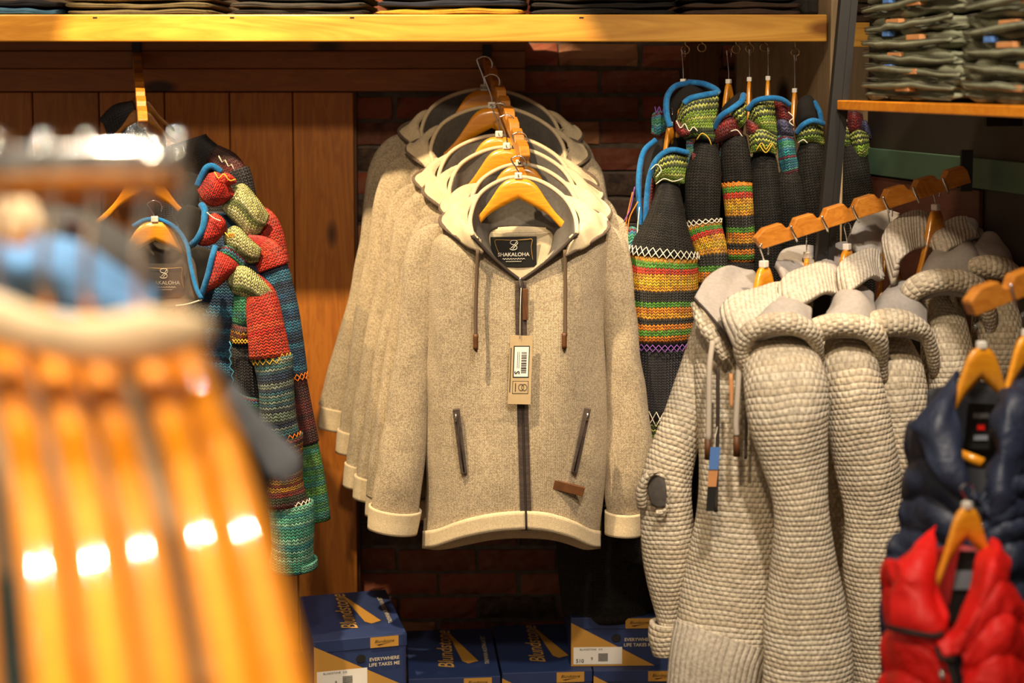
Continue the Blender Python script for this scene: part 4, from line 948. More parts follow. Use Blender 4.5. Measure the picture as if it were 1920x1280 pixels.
# ------------------------------------------------------------------ patchwork knit jackets on the panelled wall (left)
GW = 'patchwork knit jackets on the left bar'
notched_bar('narrow notched wooden bar coming out of the panelling over the patchwork jackets', P(268, 226, 3.40), P(256, 105, 4.02), 7, .022, .022, M['dark_bar'])
def pw(label, loc): return thing('patchwork_jacket', label, 'jacket', loc, GW)
def seg_sleeve(root, path, cuts, sd, stitches=(), dr=.8, end=True):
    T = Tube(path, dr, 90)
    for (a, b, m, nm) in cuts:
        last = (b >= 1)
        T.mesh(nm, M[m], root, a, b, n=40, wr=[(9, 4, .0028, sd)], cap=not last, thick=.006 if last else 0, inner=M['black_in'] if last else None, nv=max(8, int(90 * (b - a))))
    for (t, dt, n, m) in stitches: T.stitch('cross_stitch', t, dt, n, M[m], root)
    return T
# front jacket
w1 = pw('front patchwork jacket with open fleece-lined neck, red sleeve and teal cuff', P(295, 440, 3.42))
TW1 = seg_sleeve(w1, [(452, 528, 3.40, 22), (486, 560, 3.37, 34), (503, 620, 3.35, 36), (512, 690, 3.34, 35), (522, 760, 3.34, 36), (530, 840, 3.35, 36), (536, 900, 3.36, 37), (543, 945, 3.36, 39), (548, 1000, 3.36, 41), (551, 1062, 3.37, 41)],
    [(.0, .30, 'scarlet_k', 'upper_sleeve'), (.30, .52, 'bluegrey_k', 'striped_sleeve'), (.52, .775, 'ember_k', 'lower_sleeve'), (.775, 1, 'teal_k', 'cuff')], 301, [(.305, .012, 4, 'thread_y'), (.52, .01, 5, 'thread_o'), (.772, .012, 5, 'thread_w')])
TW1.mesh('cuff_edge', M['teal_k'], w1, .975, 1.0, n=40, k=1.06, thick=.006, nv=5)
Bt = Tube([(400, 470, 3.50, 70, .6), (400, 560, 3.49, 105, .55), (392, 700, 3.48, 118, .5), (390, 850, 3.48, 118, .5), (385, 960, 3.48, 118, .5)], .5, 60)
for a, b, m, nm in ((0, .5, 'bluepatch_k', 'body_upper'), (.5, .72, 'night_k', 'body_pocket_band'), (.72, 1, 'bluegrey_k', 'body_lower')): Bt.mesh(nm, M[m], w1, a, b, n=50, wr=[(6, 2, .004, 311)], cap=True, nv=24)
dome('yoke_panel', ([(420, 512), (456, 500), (494, 528), (514, 552)], [(436, 548), (460, 556), (484, 568), (506, 578)]), 3.36, 0.025, 'lime_k', w1, 5)
dome('emerald_patch', ([(440, 548), (462, 540), (488, 560)], [(436, 606), (462, 612), (482, 606)]), 3.37, 0.021, 'emerald_k', w1, 6)
dome('striped_patch', ([(436, 606), (458, 612), (480, 606)], [(432, 640), (450, 646), (474, 640)]), 3.37, 0.020, 'ember_k', w1, 7)
dome('navy_patch', ([(432, 648), (456, 652), (480, 645)], [(436, 740), (462, 758), (490, 760)]), 3.375, 0.018, 'night_k', w1, 8)
dome('turquoise_border', ([(434, 728), (460, 744), (488, 748)], [(436, 752), (462, 768), (490, 768)]), 3.368, 0.018, 'turq_k', w1, 9)
wire('stitching', [(434 - 4 + 4 * (i % 2) + (4 if i > 6 else 0), 640 + i * 8, 3.352) for i in range(15)], .0013, M['thread_b'], w1, 5)
wire('stitching', [(436 + i * 6, 636 + 8 * (i % 2), 3.342) for i in range(7)], .0014, M['thread_y'], w1, 5)
wire('stitching', [(436 + i * 6, 644 - 8 * (i % 2), 3.342) for i in range(7)], .0014, M['thread_y'], w1, 5)
# hood half: red point with blue edge; open neck with lining
dome('hood_panel', ([(402, 470), (416, 474), (436, 488), (450, 500)], [(378, 556), (390, 546), (412, 532), (448, 505)]), 3.36, 0.025, 'scarlet_k', w1, 10)
trim([(404, 462, 3.36), (398, 482, 3.345), (390, 515, 3.34), (379, 548, 3.345), (372, 556, 3.35)], .007, w1)
dome('collar_panel', ([(352, 470), (372, 462), (400, 470)], [(370, 545), (378, 540), (384, 530)]), 3.39, 0.007, 'black_in', w1, 11)
lin = surf('neck_lining', [[(258, 424, 3.380), (285, 414, 3.420), (320, 424, 3.410), (348, 452, 3.370)], [(252, 470, 3.370), (290, 470, 3.430), (330, 470, 3.420), (362, 490, 3.360)], [(256, 540, 3.350), (290, 545, 3.400), (335, 545, 3.390), (374, 548, 3.330)], [(262, 580, 3.330), (290, 578, 3.370), (330, 574, 3.360), (378, 564, 3.320)]], M['brownfleece'], w1, 24, 20, .006, None, [(14, 14, .003, 12)])
trim([(250, 424, 3.370), (272, 412, 3.390), (300, 412, 3.390), (330, 428, 3.380), (350, 458, 3.360), (358, 500, 3.340), (368, 540, 3.310), (378, 560, 3.290)], .005, w1)
wire('zip', [(330, 573, 3.325), (352, 570, 3.310), (378, 562, 3.290)], .002, M['thread_w'], w1, 6, 14)
rt = Vector((1, 0, 0)); up = Vector((0, -.1, 1)).normalized()
lbp = P(308, 525, 3.370); lb = mk('printed_label', [lbp + rt * x + up * y for x, y in ((-.045, -.04), (.045, -.04), (.045, .038), (-.045, .038))], [(0, 1, 2, 3)], M['brownfleece'], w1, smooth=False); solid(lb, .001)
woven_print(lb, lbp - Vector((0, .003, 0)), rt, up, .98)
# second jacket
w2 = pw('second patchwork jacket from the front, green cuff behind the teal cuff', P(290, 330, 3.52))
seg_sleeve(w2, [(460, 455, 3.52, 20), (500, 480, 3.50, 32), (524, 550, 3.49, 30), (540, 640, 3.48, 27), (555, 730, 3.48, 26), (566, 800, 3.48, 25), (578, 870, 3.48, 26), (588, 974, 3.48, 28)],
    [(0, .20, 'scarlet_k', 'upper_sleeve'), (.20, .53, 'bluepatch_k', 'blue_sleeve'), (.53, .78, 'oxblood_k', 'lower_sleeve'), (.78, 1, 'mint_k', 'cuff')], 302, [(.53, .01, 4, 'thread_o')])
Tube([(400, 400, 3.60, 60, .5), (400, 560, 3.60, 100, .45), (390, 960, 3.60, 112, .4)], .5, 40).mesh('body', M['bluepatch_k'], w2, n=40, wr=[(6, 2, .004, 312)], cap=True)
dome('yoke_panel', ([(420, 436), (442, 424), (468, 448), (490, 466)], [(424, 466), (444, 478), (464, 492), (484, 490)]), 3.46, 0.021, 'lime_k', w2, 15)
dome('shoulder_patch', ([(408, 465), (428, 462), (462, 484)], [(412, 478), (430, 486), (458, 508)]), 3.45, 0.017, 'turq_k', w2, 16)
dome('hood_panel', ([(392, 404), (404, 400), (418, 412), (424, 424)], [(368, 456), (380, 460), (402, 452), (422, 432)]), 3.45, 0.025, 'scarlet_k', w2, 17)
trim([(378, 384, 3.46), (384, 396, 3.44), (381, 425, 3.43), (370, 448, 3.43), (360, 458, 3.44)], .008, w2)
dome('collar_panel', ([(330, 400), (352, 384), (378, 392)], [(350, 470), (362, 465), (372, 455)]), 3.48, 0.007, 'black_in', w2, 18)
wire('stitching', [(388, 398, 3.42), (400, 408, 3.415), (414, 414, 3.41)], .0013, M['thread_w'], w2, 5, 10)
for i in range(6): wire('stitching', [(422 + i * 3, 436 + (i % 2) * 9, 3.425), (430 + i * 2, 446 - (i % 2) * 8, 3.42)], .0014, M['thread_o' if i % 2 else 'thread_y'], w2, 5)
# third jacket
w3 = pw('third patchwork jacket, its scarlet hood point highest', P(285, 270, 3.64))
seg_sleeve(w3, [(455, 400, 3.62, 20), (490, 420, 3.60, 32), (508, 480, 3.59, 34), (520, 560, 3.59, 32), (534, 680, 3.59, 30), (552, 800, 3.59, 27), (570, 900, 3.59, 25), (584, 960, 3.59, 24)],
    [(0, .36, 'scarlet_k', 'upper_sleeve'), (.36, .56, 'bluegrey_k', 'blue_sleeve'), (.56, .84, 'oxblood_k', 'lower_sleeve'), (.84, 1, 'mint_k', 'cuff')], 303)
Tube([(400, 340, 3.70, 50, .5), (400, 560, 3.70, 95, .4), (390, 960, 3.70, 105, .35)], .5, 40).mesh('body', M['night_k'], w3, n=40, cap=True)
dome('yoke_panel', ([(428, 362), (456, 344), (486, 378), (506, 404)], [(416, 392), (440, 416), (464, 442), (488, 436)]), 3.55, 0.025, 'lime_k', w3, 20)
dome('hood_panel', ([(392, 326), (408, 324), (424, 340), (440, 362)], [(370, 356), (384, 378), (402, 386), (438, 368)]), 3.54, 0.028, 'scarlet_k', w3, 21)
dome('hood_tip', ([(412, 328), (426, 326), (440, 336)], [(414, 344), (428, 346), (442, 342)]), 3.53, 0.014, 'scarlet_k', w3, 22)
trim([(414, 322, 3.55), (400, 312, 3.545), (388, 314, 3.54), (378, 330, 3.54), (370, 348, 3.54)], .008, w3)
wire('stitching', [(402, 322, 3.51), (410, 334, 3.505), (420, 326, 3.505), (430, 338, 3.505), (442, 336, 3.51)], .0013, M['thread_y'], w3, 5, 16)
dome('collar_panel', ([(330, 340), (352, 322), (374, 330)], [(350, 400), (362, 395), (372, 385)]), 3.58, 0.007, 'black_in', w3, 23)
# rear dark jacket
w4 = pw('rearmost dark knit jacket with oxblood shoulder against the panelling', P(270, 200, 3.80))
seg_sleeve(w4, [(400, 292, 3.80, 18), (432, 318, 3.78, 26), (452, 380, 3.77, 28), (480, 520, 3.77, 28), (520, 700, 3.77, 26)], [(0, .3, 'oxblood_k', 'upper_sleeve'), (.3, 1, 'night_k', 'lower_sleeve')], 304)
Tube([(330, 270, 3.86, 60, .4), (380, 420, 3.86, 90, .4), (390, 900, 3.86, 100, .3)], .5, 40).mesh('body', M['night_k'], w4, n=36, cap=True)
surf('hood', [[(186, 225, 3.82), (215, 200, 3.85), (250, 188, 3.88)], [(196, 236, 3.78), (222, 216, 3.78), (254, 204, 3.80)], [(210, 290, 3.80), (240, 280, 3.80), (280, 260, 3.80)], [(230, 340, 3.82), (270, 330, 3.82), (330, 300, 3.82)]], M['night_k'], w4, 16, 14, .01, None, [(12, 12, .003, 2)])
wire('stitching', [(410 + i * 6, 292 + 8 * (i % 2) + i * 4, 3.748) for i in range(6)], .0012, M['thread_w'], w4, 5)
GHW = 'wooden hangers of the patchwork jackets'
hanger(P(290, 418, 3.385), .28, 'bright orange hanger in the open neck of the front patchwork jacket', GHW, '', True, .05, .95)
hanger(P(272, 330, 3.53), .1, 'hanger of the second patchwork jacket, hidden behind the blurred rail', GHW, '', True, .06, .9)
for (px, py, Y, lab) in ((264, 172, 3.75, 'front empty hook hanger on the notched bar at the panelling'), (262, 150, 3.88, 'rear empty hook hanger on the notched bar at the panelling')):
    hanger(P(px, py + 34, Y), .1, lab, GHW, '', False, .06, .6, mat=M['dark_bar'])
# ------------------------------------------------------------------ chunky cream hoodies on the right-hand bar
GK = 'chunky cream knit hoodies on the right bar'
RB = notched_bar('orange notched wooden bar sloping out from the side wall over the chunky hoodies', P(1414, 448, 2.93), P(1812, 322, 3.06), 7, .025, .021, M['bar'])
def knit_hoodie(k, label, sleeve, body, a, b, sc_=1.0, Yh=0.0, rib=(0, 0, 1, 1), ln=1.0):
    Y0 = 2.80 + Yh
    root = thing('knit_hoodie', label, 'hoodie', P(sleeve[0][0], sleeve[0][1], Y0 + .15), GK)
    T = Tube(sleeve, .75, 90); T.mesh('sleeve', M['chunky'], root, n=56, wr=[(7, 2.5, .006, 400 + k), (16, 8, .0016, 430 + k)], cap=True, nv=110)
    Bt = Tube(body, .55, 60); Bt.mesh('body', M['chunky'], root, n=60, wr=[(7, 2, .006, 410 + k)], cap=True, nv=70)
    fa = lambda L_: [(a[0] + 1430 + (p[0] - 1430) * sc_, a[1] + 560 + (p[1] - 560) * sc_, p[2] + Yh) for p in L_]
    fb = lambda L_: [(b[0] + 1460 + (p[0] - 1460) * sc_, b[1] + 610 + (p[1] - 610) * sc_, p[2] + Yh) for p in L_]
    fr = lambda L_: [(1352 + rib[0] + (p[0] - 1352) * rib[2], 535 + rib[1] + (p[1] - 535) * rib[3], p[2] + Yh) for p in L_]
    fl = lambda L_: [(a[0] + 1424 + (p[0] - 1424) * ln, a[1] + 508 + (p[1] - 508) * ln, p[2] + Yh) for p in L_]
    fh = 8 if k == 0 else 30
    # hood half nearest the wall side: fleece inside
    surf('hood_lining', [fl([(1302, 562, 2.90), (1322, 524, 2.96), (1362, 502, 3.02), (1412, 508, 3.06)]), fl([(1330, 596, 2.86), (1346, 556, 2.93), (1376, 535, 2.98), (1416, 528, 3.03)]), fl([(1376, 652, 2.82), (1372, 606, 2.88), (1392, 570, 2.93), (1424, 552, 2.97)])], M['fleece'], root, 24, 18, .012, None, [(10, 10, .006, 440 + k)])
    surf('rib_collar', [fr([(1352, 580, 2.84), (1376, 556, 2.86), (1420, 542, 2.90), (1462, 536, 2.93), (1496, 540, 2.95)]), fr([(1356, 600, 2.81), (1382, 588, 2.80), (1424, 572, 2.83), (1466, 562, 2.87), (1500, 566, 2.90)]), fr([(1380, 655, 2.79), (1398, 622, 2.77), (1432, 604, 2.79), (1472, 592, 2.83), (1508, 596, 2.87)])], M['chunky_rib'], root, 40, 24, .012, None, [(12, 8, .003, 450 + k)])
    surf('hood_fold', [fb([(1442, 600 - fh, 2.88), (1460, 570 - fh, 2.90), (1484, 566 - fh, 2.91), (1510, 582 - fh, 2.90)]), fb([(1428, 604 - fh * .5, 2.79), (1454, 580 - fh * .6, 2.79), (1488, 578 - fh * .6, 2.79), (1520, 598 - fh * .5, 2.80)]), fb([(1414, 616, 2.76), (1456, 600, 2.75), (1492, 602, 2.75), (1526, 620, 2.77)]), fb([(1412, 640, 2.76), (1456, 628, 2.73), (1496, 630, 2.73), (1530, 650, 2.76)])], M['fleece'], root, 26, 24, .014, None, [(12, 12, .006, 460 + k)])
    pr = fb([(1400, 690, 2.76), (1391, 655, 2.745), (1406, 622, 2.73), (1442, 606, 2.725), (1486, 606, 2.725), (1520, 622, 2.735), (1534, 660, 2.76), (1538, 705, 2.79)])
    Tr = Tube([(p[0], p[1], p[2], r * sc_) for p, r in zip(pr, (9, 16, 22, 25, 25, 22, 17, 9))], 1.0, 60)
    # roll frame: recompute a frame that turns with the arc
    V = cr([P(*p) for p in pr], 60); V2 = []; F2 = []; rr = np.interp(np.linspace(0, 7, 60), range(8), [7, 14, 20, 23, 23, 20, 15, 8]) * sc_ * 2.75 / F
    rollmesh('hood_roll', V, rr, M['chunky'], root, 470 + k)
    return root
def rollmesh(name, pts, rr, mat, root, sd, n=26):
    V = []; Fc = []; addwire(V, Fc, pts, list(rr), n, cap=False)
    G = np.array(V).reshape(len(pts), n, 3)
    return finish(G, name, mat, root, True, cap=True, wr=[(8, 8, .003, sd)])
k1 = knit_hoodie(0, 'front chunky cream knit hoodie with drawcords, pocket opening and ribbed hem', [(1452, 640, 2.86, 44), (1466, 690, 2.76, 66), (1476, 760, 2.72, 75), (1490, 860, 2.71, 68), (1504, 950, 2.70, 60), (1510, 1100, 2.70, 70), (1513, 1270, 2.70, 84), (1513, 1360, 2.70, 84)],
    [(1385, 590, 2.94, 62), (1386, 680, 2.90, 76), (1386, 800, 2.87, 82), (1384, 920, 2.85, 88), (1378, 1060, 2.84, 98), (1368, 1200, 2.83, 102)], (0, 0), (0, 0))
Ft = Tube([(1328, 590, 2.99, 22), (1310, 680, 2.95, 32), (1285, 780, 2.92, 42), (1256, 870, 2.90, 52), (1247, 930, 2.89, 53), (1250, 1020, 2.89, 48), (1254, 1110, 2.89, 38), (1256, 1172, 2.89, 30)], .8, 70)
Ft.mesh('sleeve', M['chunky'], k1, n=48, wr=[(8, 3, .005, 481)], cap=True, nv=80)
Tube([(1256, 1166, 2.89, 32), (1256, 1190, 2.89, 35), (1260, 1222, 2.89, 31)], .85, 14).mesh('cuff', M['chunky'], k1, n=36, thick=.01, inner=M['fleece'], wr=[(10, 5, .003, 482)])
surf('pocket_opening', [[(1214, 905, 2.858), (1228, 890, 2.846), (1246, 896, 2.843)], [(1216, 925, 2.85), (1232, 918, 2.841), (1250, 920, 2.838)], [(1222, 945, 2.85), (1234, 952, 2.843), (1248, 950, 2.84)]], M['grey_fleece'], k1, 12, 12, .004)
rollmesh('pocket_edge', cr([P(*p) for p in [(1204, 950, 2.862), (1203, 915, 2.85), (1216, 890, 2.842), (1240, 884, 2.836), (1254, 900, 2.832), (1255, 930, 2.832), (1248, 956, 2.834), (1232, 962, 2.838)]], 40), [.008] * 40, M['chunky'], k1, 483, 14)
Hm = Tube([(1362, 1192, 2.83, 101), (1352, 1230, 2.82, 96), (1342, 1295, 2.82, 92)], .58, 20); Hm.mesh('hem_rib', M['chunky_rib'], k1, n=64, k=1.0, thick=.008)
rollmesh('front_fold', cr([P(*p) for p in [(1304, 568, 2.885), (1318, 605, 2.86), (1342, 640, 2.84), (1362, 672, 2.83)]], 30), [.012] * 30, M['chunky'], k1, 484, 16)
wire('zip', [(1302, 560, 2.878), (1330, 590, 2.84), (1358, 625, 2.815), (1376, 655, 2.80)], .003, M['dark_piping'], k1, 8, 24)
wire('zip', [(1346, 690, 2.785), (1346, 760, 2.768), (1345, 840, 2.758), (1342, 960, 2.74)], .0038, M['dark_piping'], k1, 8, 24)
wire('zip', [(1402, 690, 2.765), (1400, 760, 2.752), (1398, 860, 2.742)], .003, M['dark_piping'], k1, 8, 24)  # plain dark line where the front meets the near sleeve
for pts, tgp in (([(1336, 640, 2.80), (1330, 690, 2.775), (1329, 760, 2.76), (1328, 826, 2.748)], (1327, 842)), ([(1386, 672, 2.77), (1384, 720, 2.752), (1380, 790, 2.738), (1381, 816, 2.735)], (1381, 836))):
    cd = wire('drawcord', pts, .0055, M['cord_grey'], k1, 8, 20); wire('cord_end', [(tgp[0], tgp[1] - 19, pts[-1][2]), (tgp[0], tgp[1] + 19, pts[-1][2])], .0064, M['leather'], cd, 10)
surf('zip_pull', [[(1367, 700, 2.75), (1374, 700, 2.75)], [(1368, 740, 2.745), (1375, 738, 2.745)], [(1369, 762, 2.742), (1373, 764, 2.742)]], M['tan_patch'], k1, 4, 8, .002)
tg2 = thing('hang_tag', 'blue and red pictured hang tag on the front chunky hoodie', 'tag', P(1336, 955, 2.735))
for nm, y0, y1, m in (('tag_top', 838, 880, 'blue_tag'), ('tag_middle', 880, 912, 'tan_patch'), ('tag_bottom', 912, 958, 'ink')):
    xl = lambda y: 1332 - (y - 838) * .07; xr_ = lambda y: 1351 - (y - 838) * .11
    o = mk(nm, [P(xl(y1), y1, 2.737), P(xr_(y1), y1, 2.735), P(xr_(y0), y0, 2.737), P(xl(y0), y0, 2.739)], [(0, 1, 2, 3)], M[m], tg2, smooth=False); solid(o, .001)
wire('string', [(1345, 800, 2.752), (1341, 820, 2.746), (1341, 840, 2.739)], .0007, M['thread_w'], tg2, 5)
knit_hoodie(1, 'second chunky cream hoodie from the front of the right bar', [(1584, 636, 2.92, 36), (1592, 690, 2.84, 56), (1606, 780, 2.81, 63), (1624, 880, 2.80, 62), (1636, 960, 2.80, 58), (1640, 1100, 2.80, 56), (1640, 1320, 2.80, 54)],
    [(1560, 600, 3.0, 40), (1580, 800, 2.98, 60), (1600, 1000, 2.97, 70), (1600, 1290, 2.97, 70)], (104, -42), (118, 4), 1.0, .07, (108, -40, .8, .95), .62)
knit_hoodie(2, 'third chunky cream hoodie from the front, partly behind the navy vest', [(1676, 640, 2.98, 32), (1690, 700, 2.90, 46), (1704, 800, 2.87, 54), (1716, 920, 2.86, 56), (1724, 1100, 2.86, 56), (1726, 1310, 2.86, 54)],
    [(1660, 600, 3.05, 36), (1680, 800, 3.03, 52), (1690, 1000, 3.03, 60), (1690, 1290, 3.03, 60)], (178, -46), (212, 0), 1.0, .12, (218, -66, .56, .9), .5)
knit_hoodie(3, 'fourth chunky cream hoodie with tall grey hood under the bar', [(1776, 570, 3.02, 34), (1782, 640, 2.95, 50), (1790, 740, 2.92, 54), (1796, 900, 2.92, 54), (1798, 1100, 2.92, 54)],
    [(1760, 560, 3.08, 36), (1770, 800, 3.08, 50), (1775, 1100, 3.08, 54)], (270, -108), (312, -78), 1.1, .17, (303, -138, .58, 1.15), .85)
knit_hoodie(4, 'rearmost chunky cream hoodie beside the side wall', [(1866, 540, 3.04, 32), (1878, 600, 2.98, 44), (1884, 700, 2.96, 48), (1888, 900, 2.96, 48)],
    [(1850, 540, 3.1, 30), (1860, 800, 3.1, 44), (1865, 1000, 3.1, 48)], (420, -110), (386, -105), .9, .22, (392, -128, .68, .75), .3)
GHK = 'wooden hangers of the chunky hoodies'
for (px, py, Y, rz, lab, hk, sc_) in [(1432, 503, 2.93, .85, 'front orange hanger below the free end of the right bar', .05, .95), (1512, 486, 3.02, 1.35, 'second hanger on the right bar, mostly sunk in ribbed collar', .05, .9), (1588, 470, 3.02, .9, 'third hanger on the right bar, dark between the hoods', .06, .9),
    (1668, 436, 3.08, 1.0, 'fourth hanger on the right bar, behind the ribbed hood', .06, .85), (1754, 396, 3.05, .8, 'rearmost hanger near the wall end of the right bar, mostly bare', .055, .9)]:
    hanger(P(px, py, Y), rz, lab, GHK, '', True, hk, sc_, ax=.62, az=1.1)
for i in range(1, 7):   # twisted chrome hooks lying over the notches
    p0, ax, up, side, L_ = RB[1]; c = p0 + ax * (L_ * (i + .1) / 7)
    if i in (3,): pass
    pts = [c + up * .006 + side * .0115, c - up * .002 + side * .0128, c - up * .018 + side * .0128 + ax * .004, c - up * .03 + side * .008 + ax * .008]
    wire('notch_wire', pts, [.003, .0024, .003, .002], M['chrome'], RB[0], 6, 9)
# ------------------------------------------------------------------ padded vests
def dome_panel(*a, **k): return dome(*a, **k)
def quilt(name, rows, mat, root, nb, nu=40, nv=80, depth=.009, thick=.006, sd=1):
    """quilted panel: horizontal baffles between stitched lines"""
    A = np.array([[tuple(P(*q)) for q in r] for r in rows]); B = np.array([cr(r, nu) for r in A]); G = np.stack([cr(B[:, j], nv) for j in range(nu)], axis=1)
    N = np.cross(np.gradient(G, axis=1), np.gradient(G, axis=0)); N /= np.linalg.norm(N, axis=2, keepdims=True) + 1e-9
    N = np.where(N[:, :, 1:2] > 0, -N, N)
    t = np.linspace(0, nb, nv)[:, None] + np.zeros((1, nu)) + .12 * np.sin(np.linspace(0, 5, nu))[None, :]
    G = G + N * (depth * np.abs(np.sin(np.pi * t)) ** .6)[:, :, None]
    return finish(G, name, mat, root, False, thick=thick, wr=[(18, 18, .003, sd), (40, 30, .001, sd + 2)])
GV = 'padded vests on the near right bar'
nb2 = notched_bar('orange notched wooden bar at the right edge above the navy vest', P(1812, 566, 2.22), P(2060, 470, 2.32), 4, .025, .021, M['bar'])
p0, ax, up, side, L_ = nb2[1]; c = p0 + ax * (L_ * .29); wire('notch_wire', [c + up * .006 + side * .0115, c - up * .01 + side * .0128, c - up * .032 + side * .012 + ax * .004], [.003, .0024, .003], M['chrome'], nb2[0], 6, 9)
v1 = thing('padded_vest', 'navy quilted vest with open collar above the red vest', 'vest', P(1835, 700, 2.2), GV)
quilt('body_panel', [[(1706, 792, 2.20), (1760, 800, 2.14), (1825, 930, 2.10)], [(1702, 900, 2.20), (1760, 900, 2.13), (1832, 960, 2.09)], [(1690, 985, 2.19), (1760, 1000, 2.12), (1840, 1040, 2.08)], [(1662, 1050, 2.18), (1760, 1100, 2.11), (1850, 1120, 2.07)], [(1660, 1180, 2.18), (1760, 1200, 2.11), (1850, 1210, 2.07)], [(1662, 1330, 2.18), (1760, 1340, 2.11), (1850, 1340, 2.07)]], M['navy'], v1, 7, sd=1)
quilt('body_panel', [[(1835, 930, 2.09), (1890, 860, 2.10), (1960, 840, 2.16)], [(1842, 980, 2.08), (1900, 950, 2.08), (1970, 930, 2.15)], [(1846, 1080, 2.07), (1910, 1060, 2.07), (1980, 1040, 2.15)], [(1850, 1340, 2.06), (1910, 1340, 2.06), (1990, 1340, 2.15)]], M['navy'], v1, 7, sd=2)
surf('back_lining', [[(1740, 730, 2.26), (1830, 715, 2.30), (1915, 735, 2.28)], [(1740, 820, 2.24), (1830, 820, 2.28), (1915, 820, 2.26)], [(1760, 960, 2.2), (1830, 980, 2.22), (1900, 960, 2.22)]], M['navy_in'], v1, 14, 14, .006)
surf('collar', [[(1797, 698, 2.24), (1755, 745, 2.18), (1718, 790, 2.16), (1708, 800, 2.16)], [(1790, 740, 2.18), (1770, 780, 2.13), (1745, 815, 2.12), (1726, 830, 2.14)], [(1792, 800, 2.14), (1790, 840, 2.11), (1775, 870, 2.10), (1750, 880, 2.11)], [(1812, 890, 2.12), (1818, 915, 2.10), (1824, 935, 2.09), (1820, 942, 2.09)]], M['navy'], v1, 24, 24, .009, None, [(14, 14, .0045, 3)])
surf('collar', [[(1888, 722, 2.24), (1905, 716, 2.20), (1935, 720, 2.2)], [(1868, 770, 2.16), (1890, 760, 2.12), (1930, 770, 2.12)], [(1860, 860, 2.12), (1880, 850, 2.09), (1915, 860, 2.10)], [(1850, 925, 2.09), (1868, 940, 2.07), (1895, 950, 2.08)], [(1838, 950, 2.08), (1858, 975, 2.07), (1880, 980, 2.07)]], M['navy'], v1, 24, 24, .009, None, [(14, 14, .0045, 4)])
wire('zip', [(1822, 940, 2.085), (1834, 990, 2.065), (1846, 1080, 2.05), (1850, 1200, 2.045)], .004, M['navy_in'], v1, 8, 20)
q = P(1838, 800, 2.24); lb = mk('care_label', [q + Vector((x, y * .1, z)) for x, y, z in ((-.024, 0, -.033), (.02, 0, -.035), (.022, 0, .035), (-.02, 0, .037))], [(0, 1, 2, 3)], M['ink'], v1, smooth=False); solid(lb, .001)
for z, wd, m in ((.018, .012, 'grey_cloth'), (0, .006, 'red'), (-.016, .011, 'grey_cloth')):
    mk('label_print', [q + Vector((x, -.003, zz)) for x, zz in ((-wd, z - .004), (wd, z - .004), (wd, z + .004), (-wd, z + .004))], [(0, 1, 2, 3)], M[m], lb, smooth=False)
v2 = thing('padded_vest', 'second navy quilted vest cut off by the right edge', 'vest', P(1950, 720, 2.3), GV)
quilt('body_panel', [[(1885, 730, 2.32), (1930, 690, 2.28), (2000, 690, 2.28)], [(1880, 850, 2.31), (1940, 840, 2.25), (2010, 840, 2.26)], [(1880, 1000, 2.31), (1940, 1000, 2.25), (2010, 1000, 2.26)], [(1880, 1300, 2.31), (1940, 1300, 2.25), (2010, 1300, 2.26)]], M['navy'], v2, 8, sd=5)
surf('collar', [[(1890, 700, 2.34), (1925, 670, 2.36), (1980, 670, 2.36)], [(1885, 740, 2.30), (1930, 715, 2.28), (1990, 715, 2.28)], [(1895, 790, 2.28), (1935, 770, 2.24), (1995, 770, 2.25)]], M['navy'], v2, 18, 14, .014, None, [(14, 14, .005, 6)])
v3 = thing('padded_vest', 'bright red quilted vest with dark collar piping in the bottom right corner', 'vest', P(1810, 1040, 1.96), GV)
quilt('body_panel', [[(1662, 1050, 1.98), (1700, 1060, 1.93), (1765, 1180, 1.90)], [(1664, 1100, 1.98), (1710, 1120, 1.92), (1775, 1210, 1.89)], [(1666, 1180, 1.98), (1710, 1195, 1.91), (1785, 1240, 1.88)], [(1662, 1260, 1.98), (1710, 1270, 1.91), (1790, 1290, 1.88)], [(1658, 1340, 1.98), (1710, 1350, 1.91), (1790, 1360, 1.88)]], M['red'], v3, 4, depth=.008, sd=7)
quilt('body_panel', [[(1800, 1180, 1.88), (1870, 1090, 1.89), (1905, 1110, 1.94)], [(1805, 1240, 1.87), (1880, 1180, 1.87), (1935, 1200, 1.94)], [(1808, 1300, 1.87), (1880, 1280, 1.86), (1950, 1290, 1.94)], [(1808, 1360, 1.87), (1880, 1360, 1.86), (1960, 1360, 1.94)]], M['red'], v3, 4, depth=.008, sd=8)
surf('back_lining', [[(1735, 1030, 2.02), (1800, 1022, 2.05), (1862, 1034, 2.03)], [(1730, 1100, 2.0), (1800, 1100, 2.03), (1862, 1100, 2.0)], [(1750, 1200, 1.96), (1800, 1220, 1.97), (1850, 1200, 1.96)]], M['red_dark'], v3, 14, 14, .006)
surf('collar', [[(1752, 986, 2.03), (1722, 1012, 1.97), (1700, 1040, 1.95), (1680, 1058, 1.95)], [(1752, 1020, 1.97), (1730, 1050, 1.92), (1705, 1085, 1.91), (1672, 1110, 1.93)], [(1750, 1090, 1.94), (1745, 1120, 1.90), (1720, 1140, 1.89), (1672, 1150, 1.92)], [(1768, 1150, 1.91), (1770, 1175, 1.89), (1750, 1182, 1.885), (1672, 1176, 1.92)]], M['red'], v3, 28, 24, .009, None, [(14, 14, .0045, 9)])
wire('collar_piping', [(1666, 1176, 1.918), (1700, 1184, 1.885), (1750, 1192, 1.874), (1768, 1186, 1.876)], .004, M['ink'], v3, 8, 20)
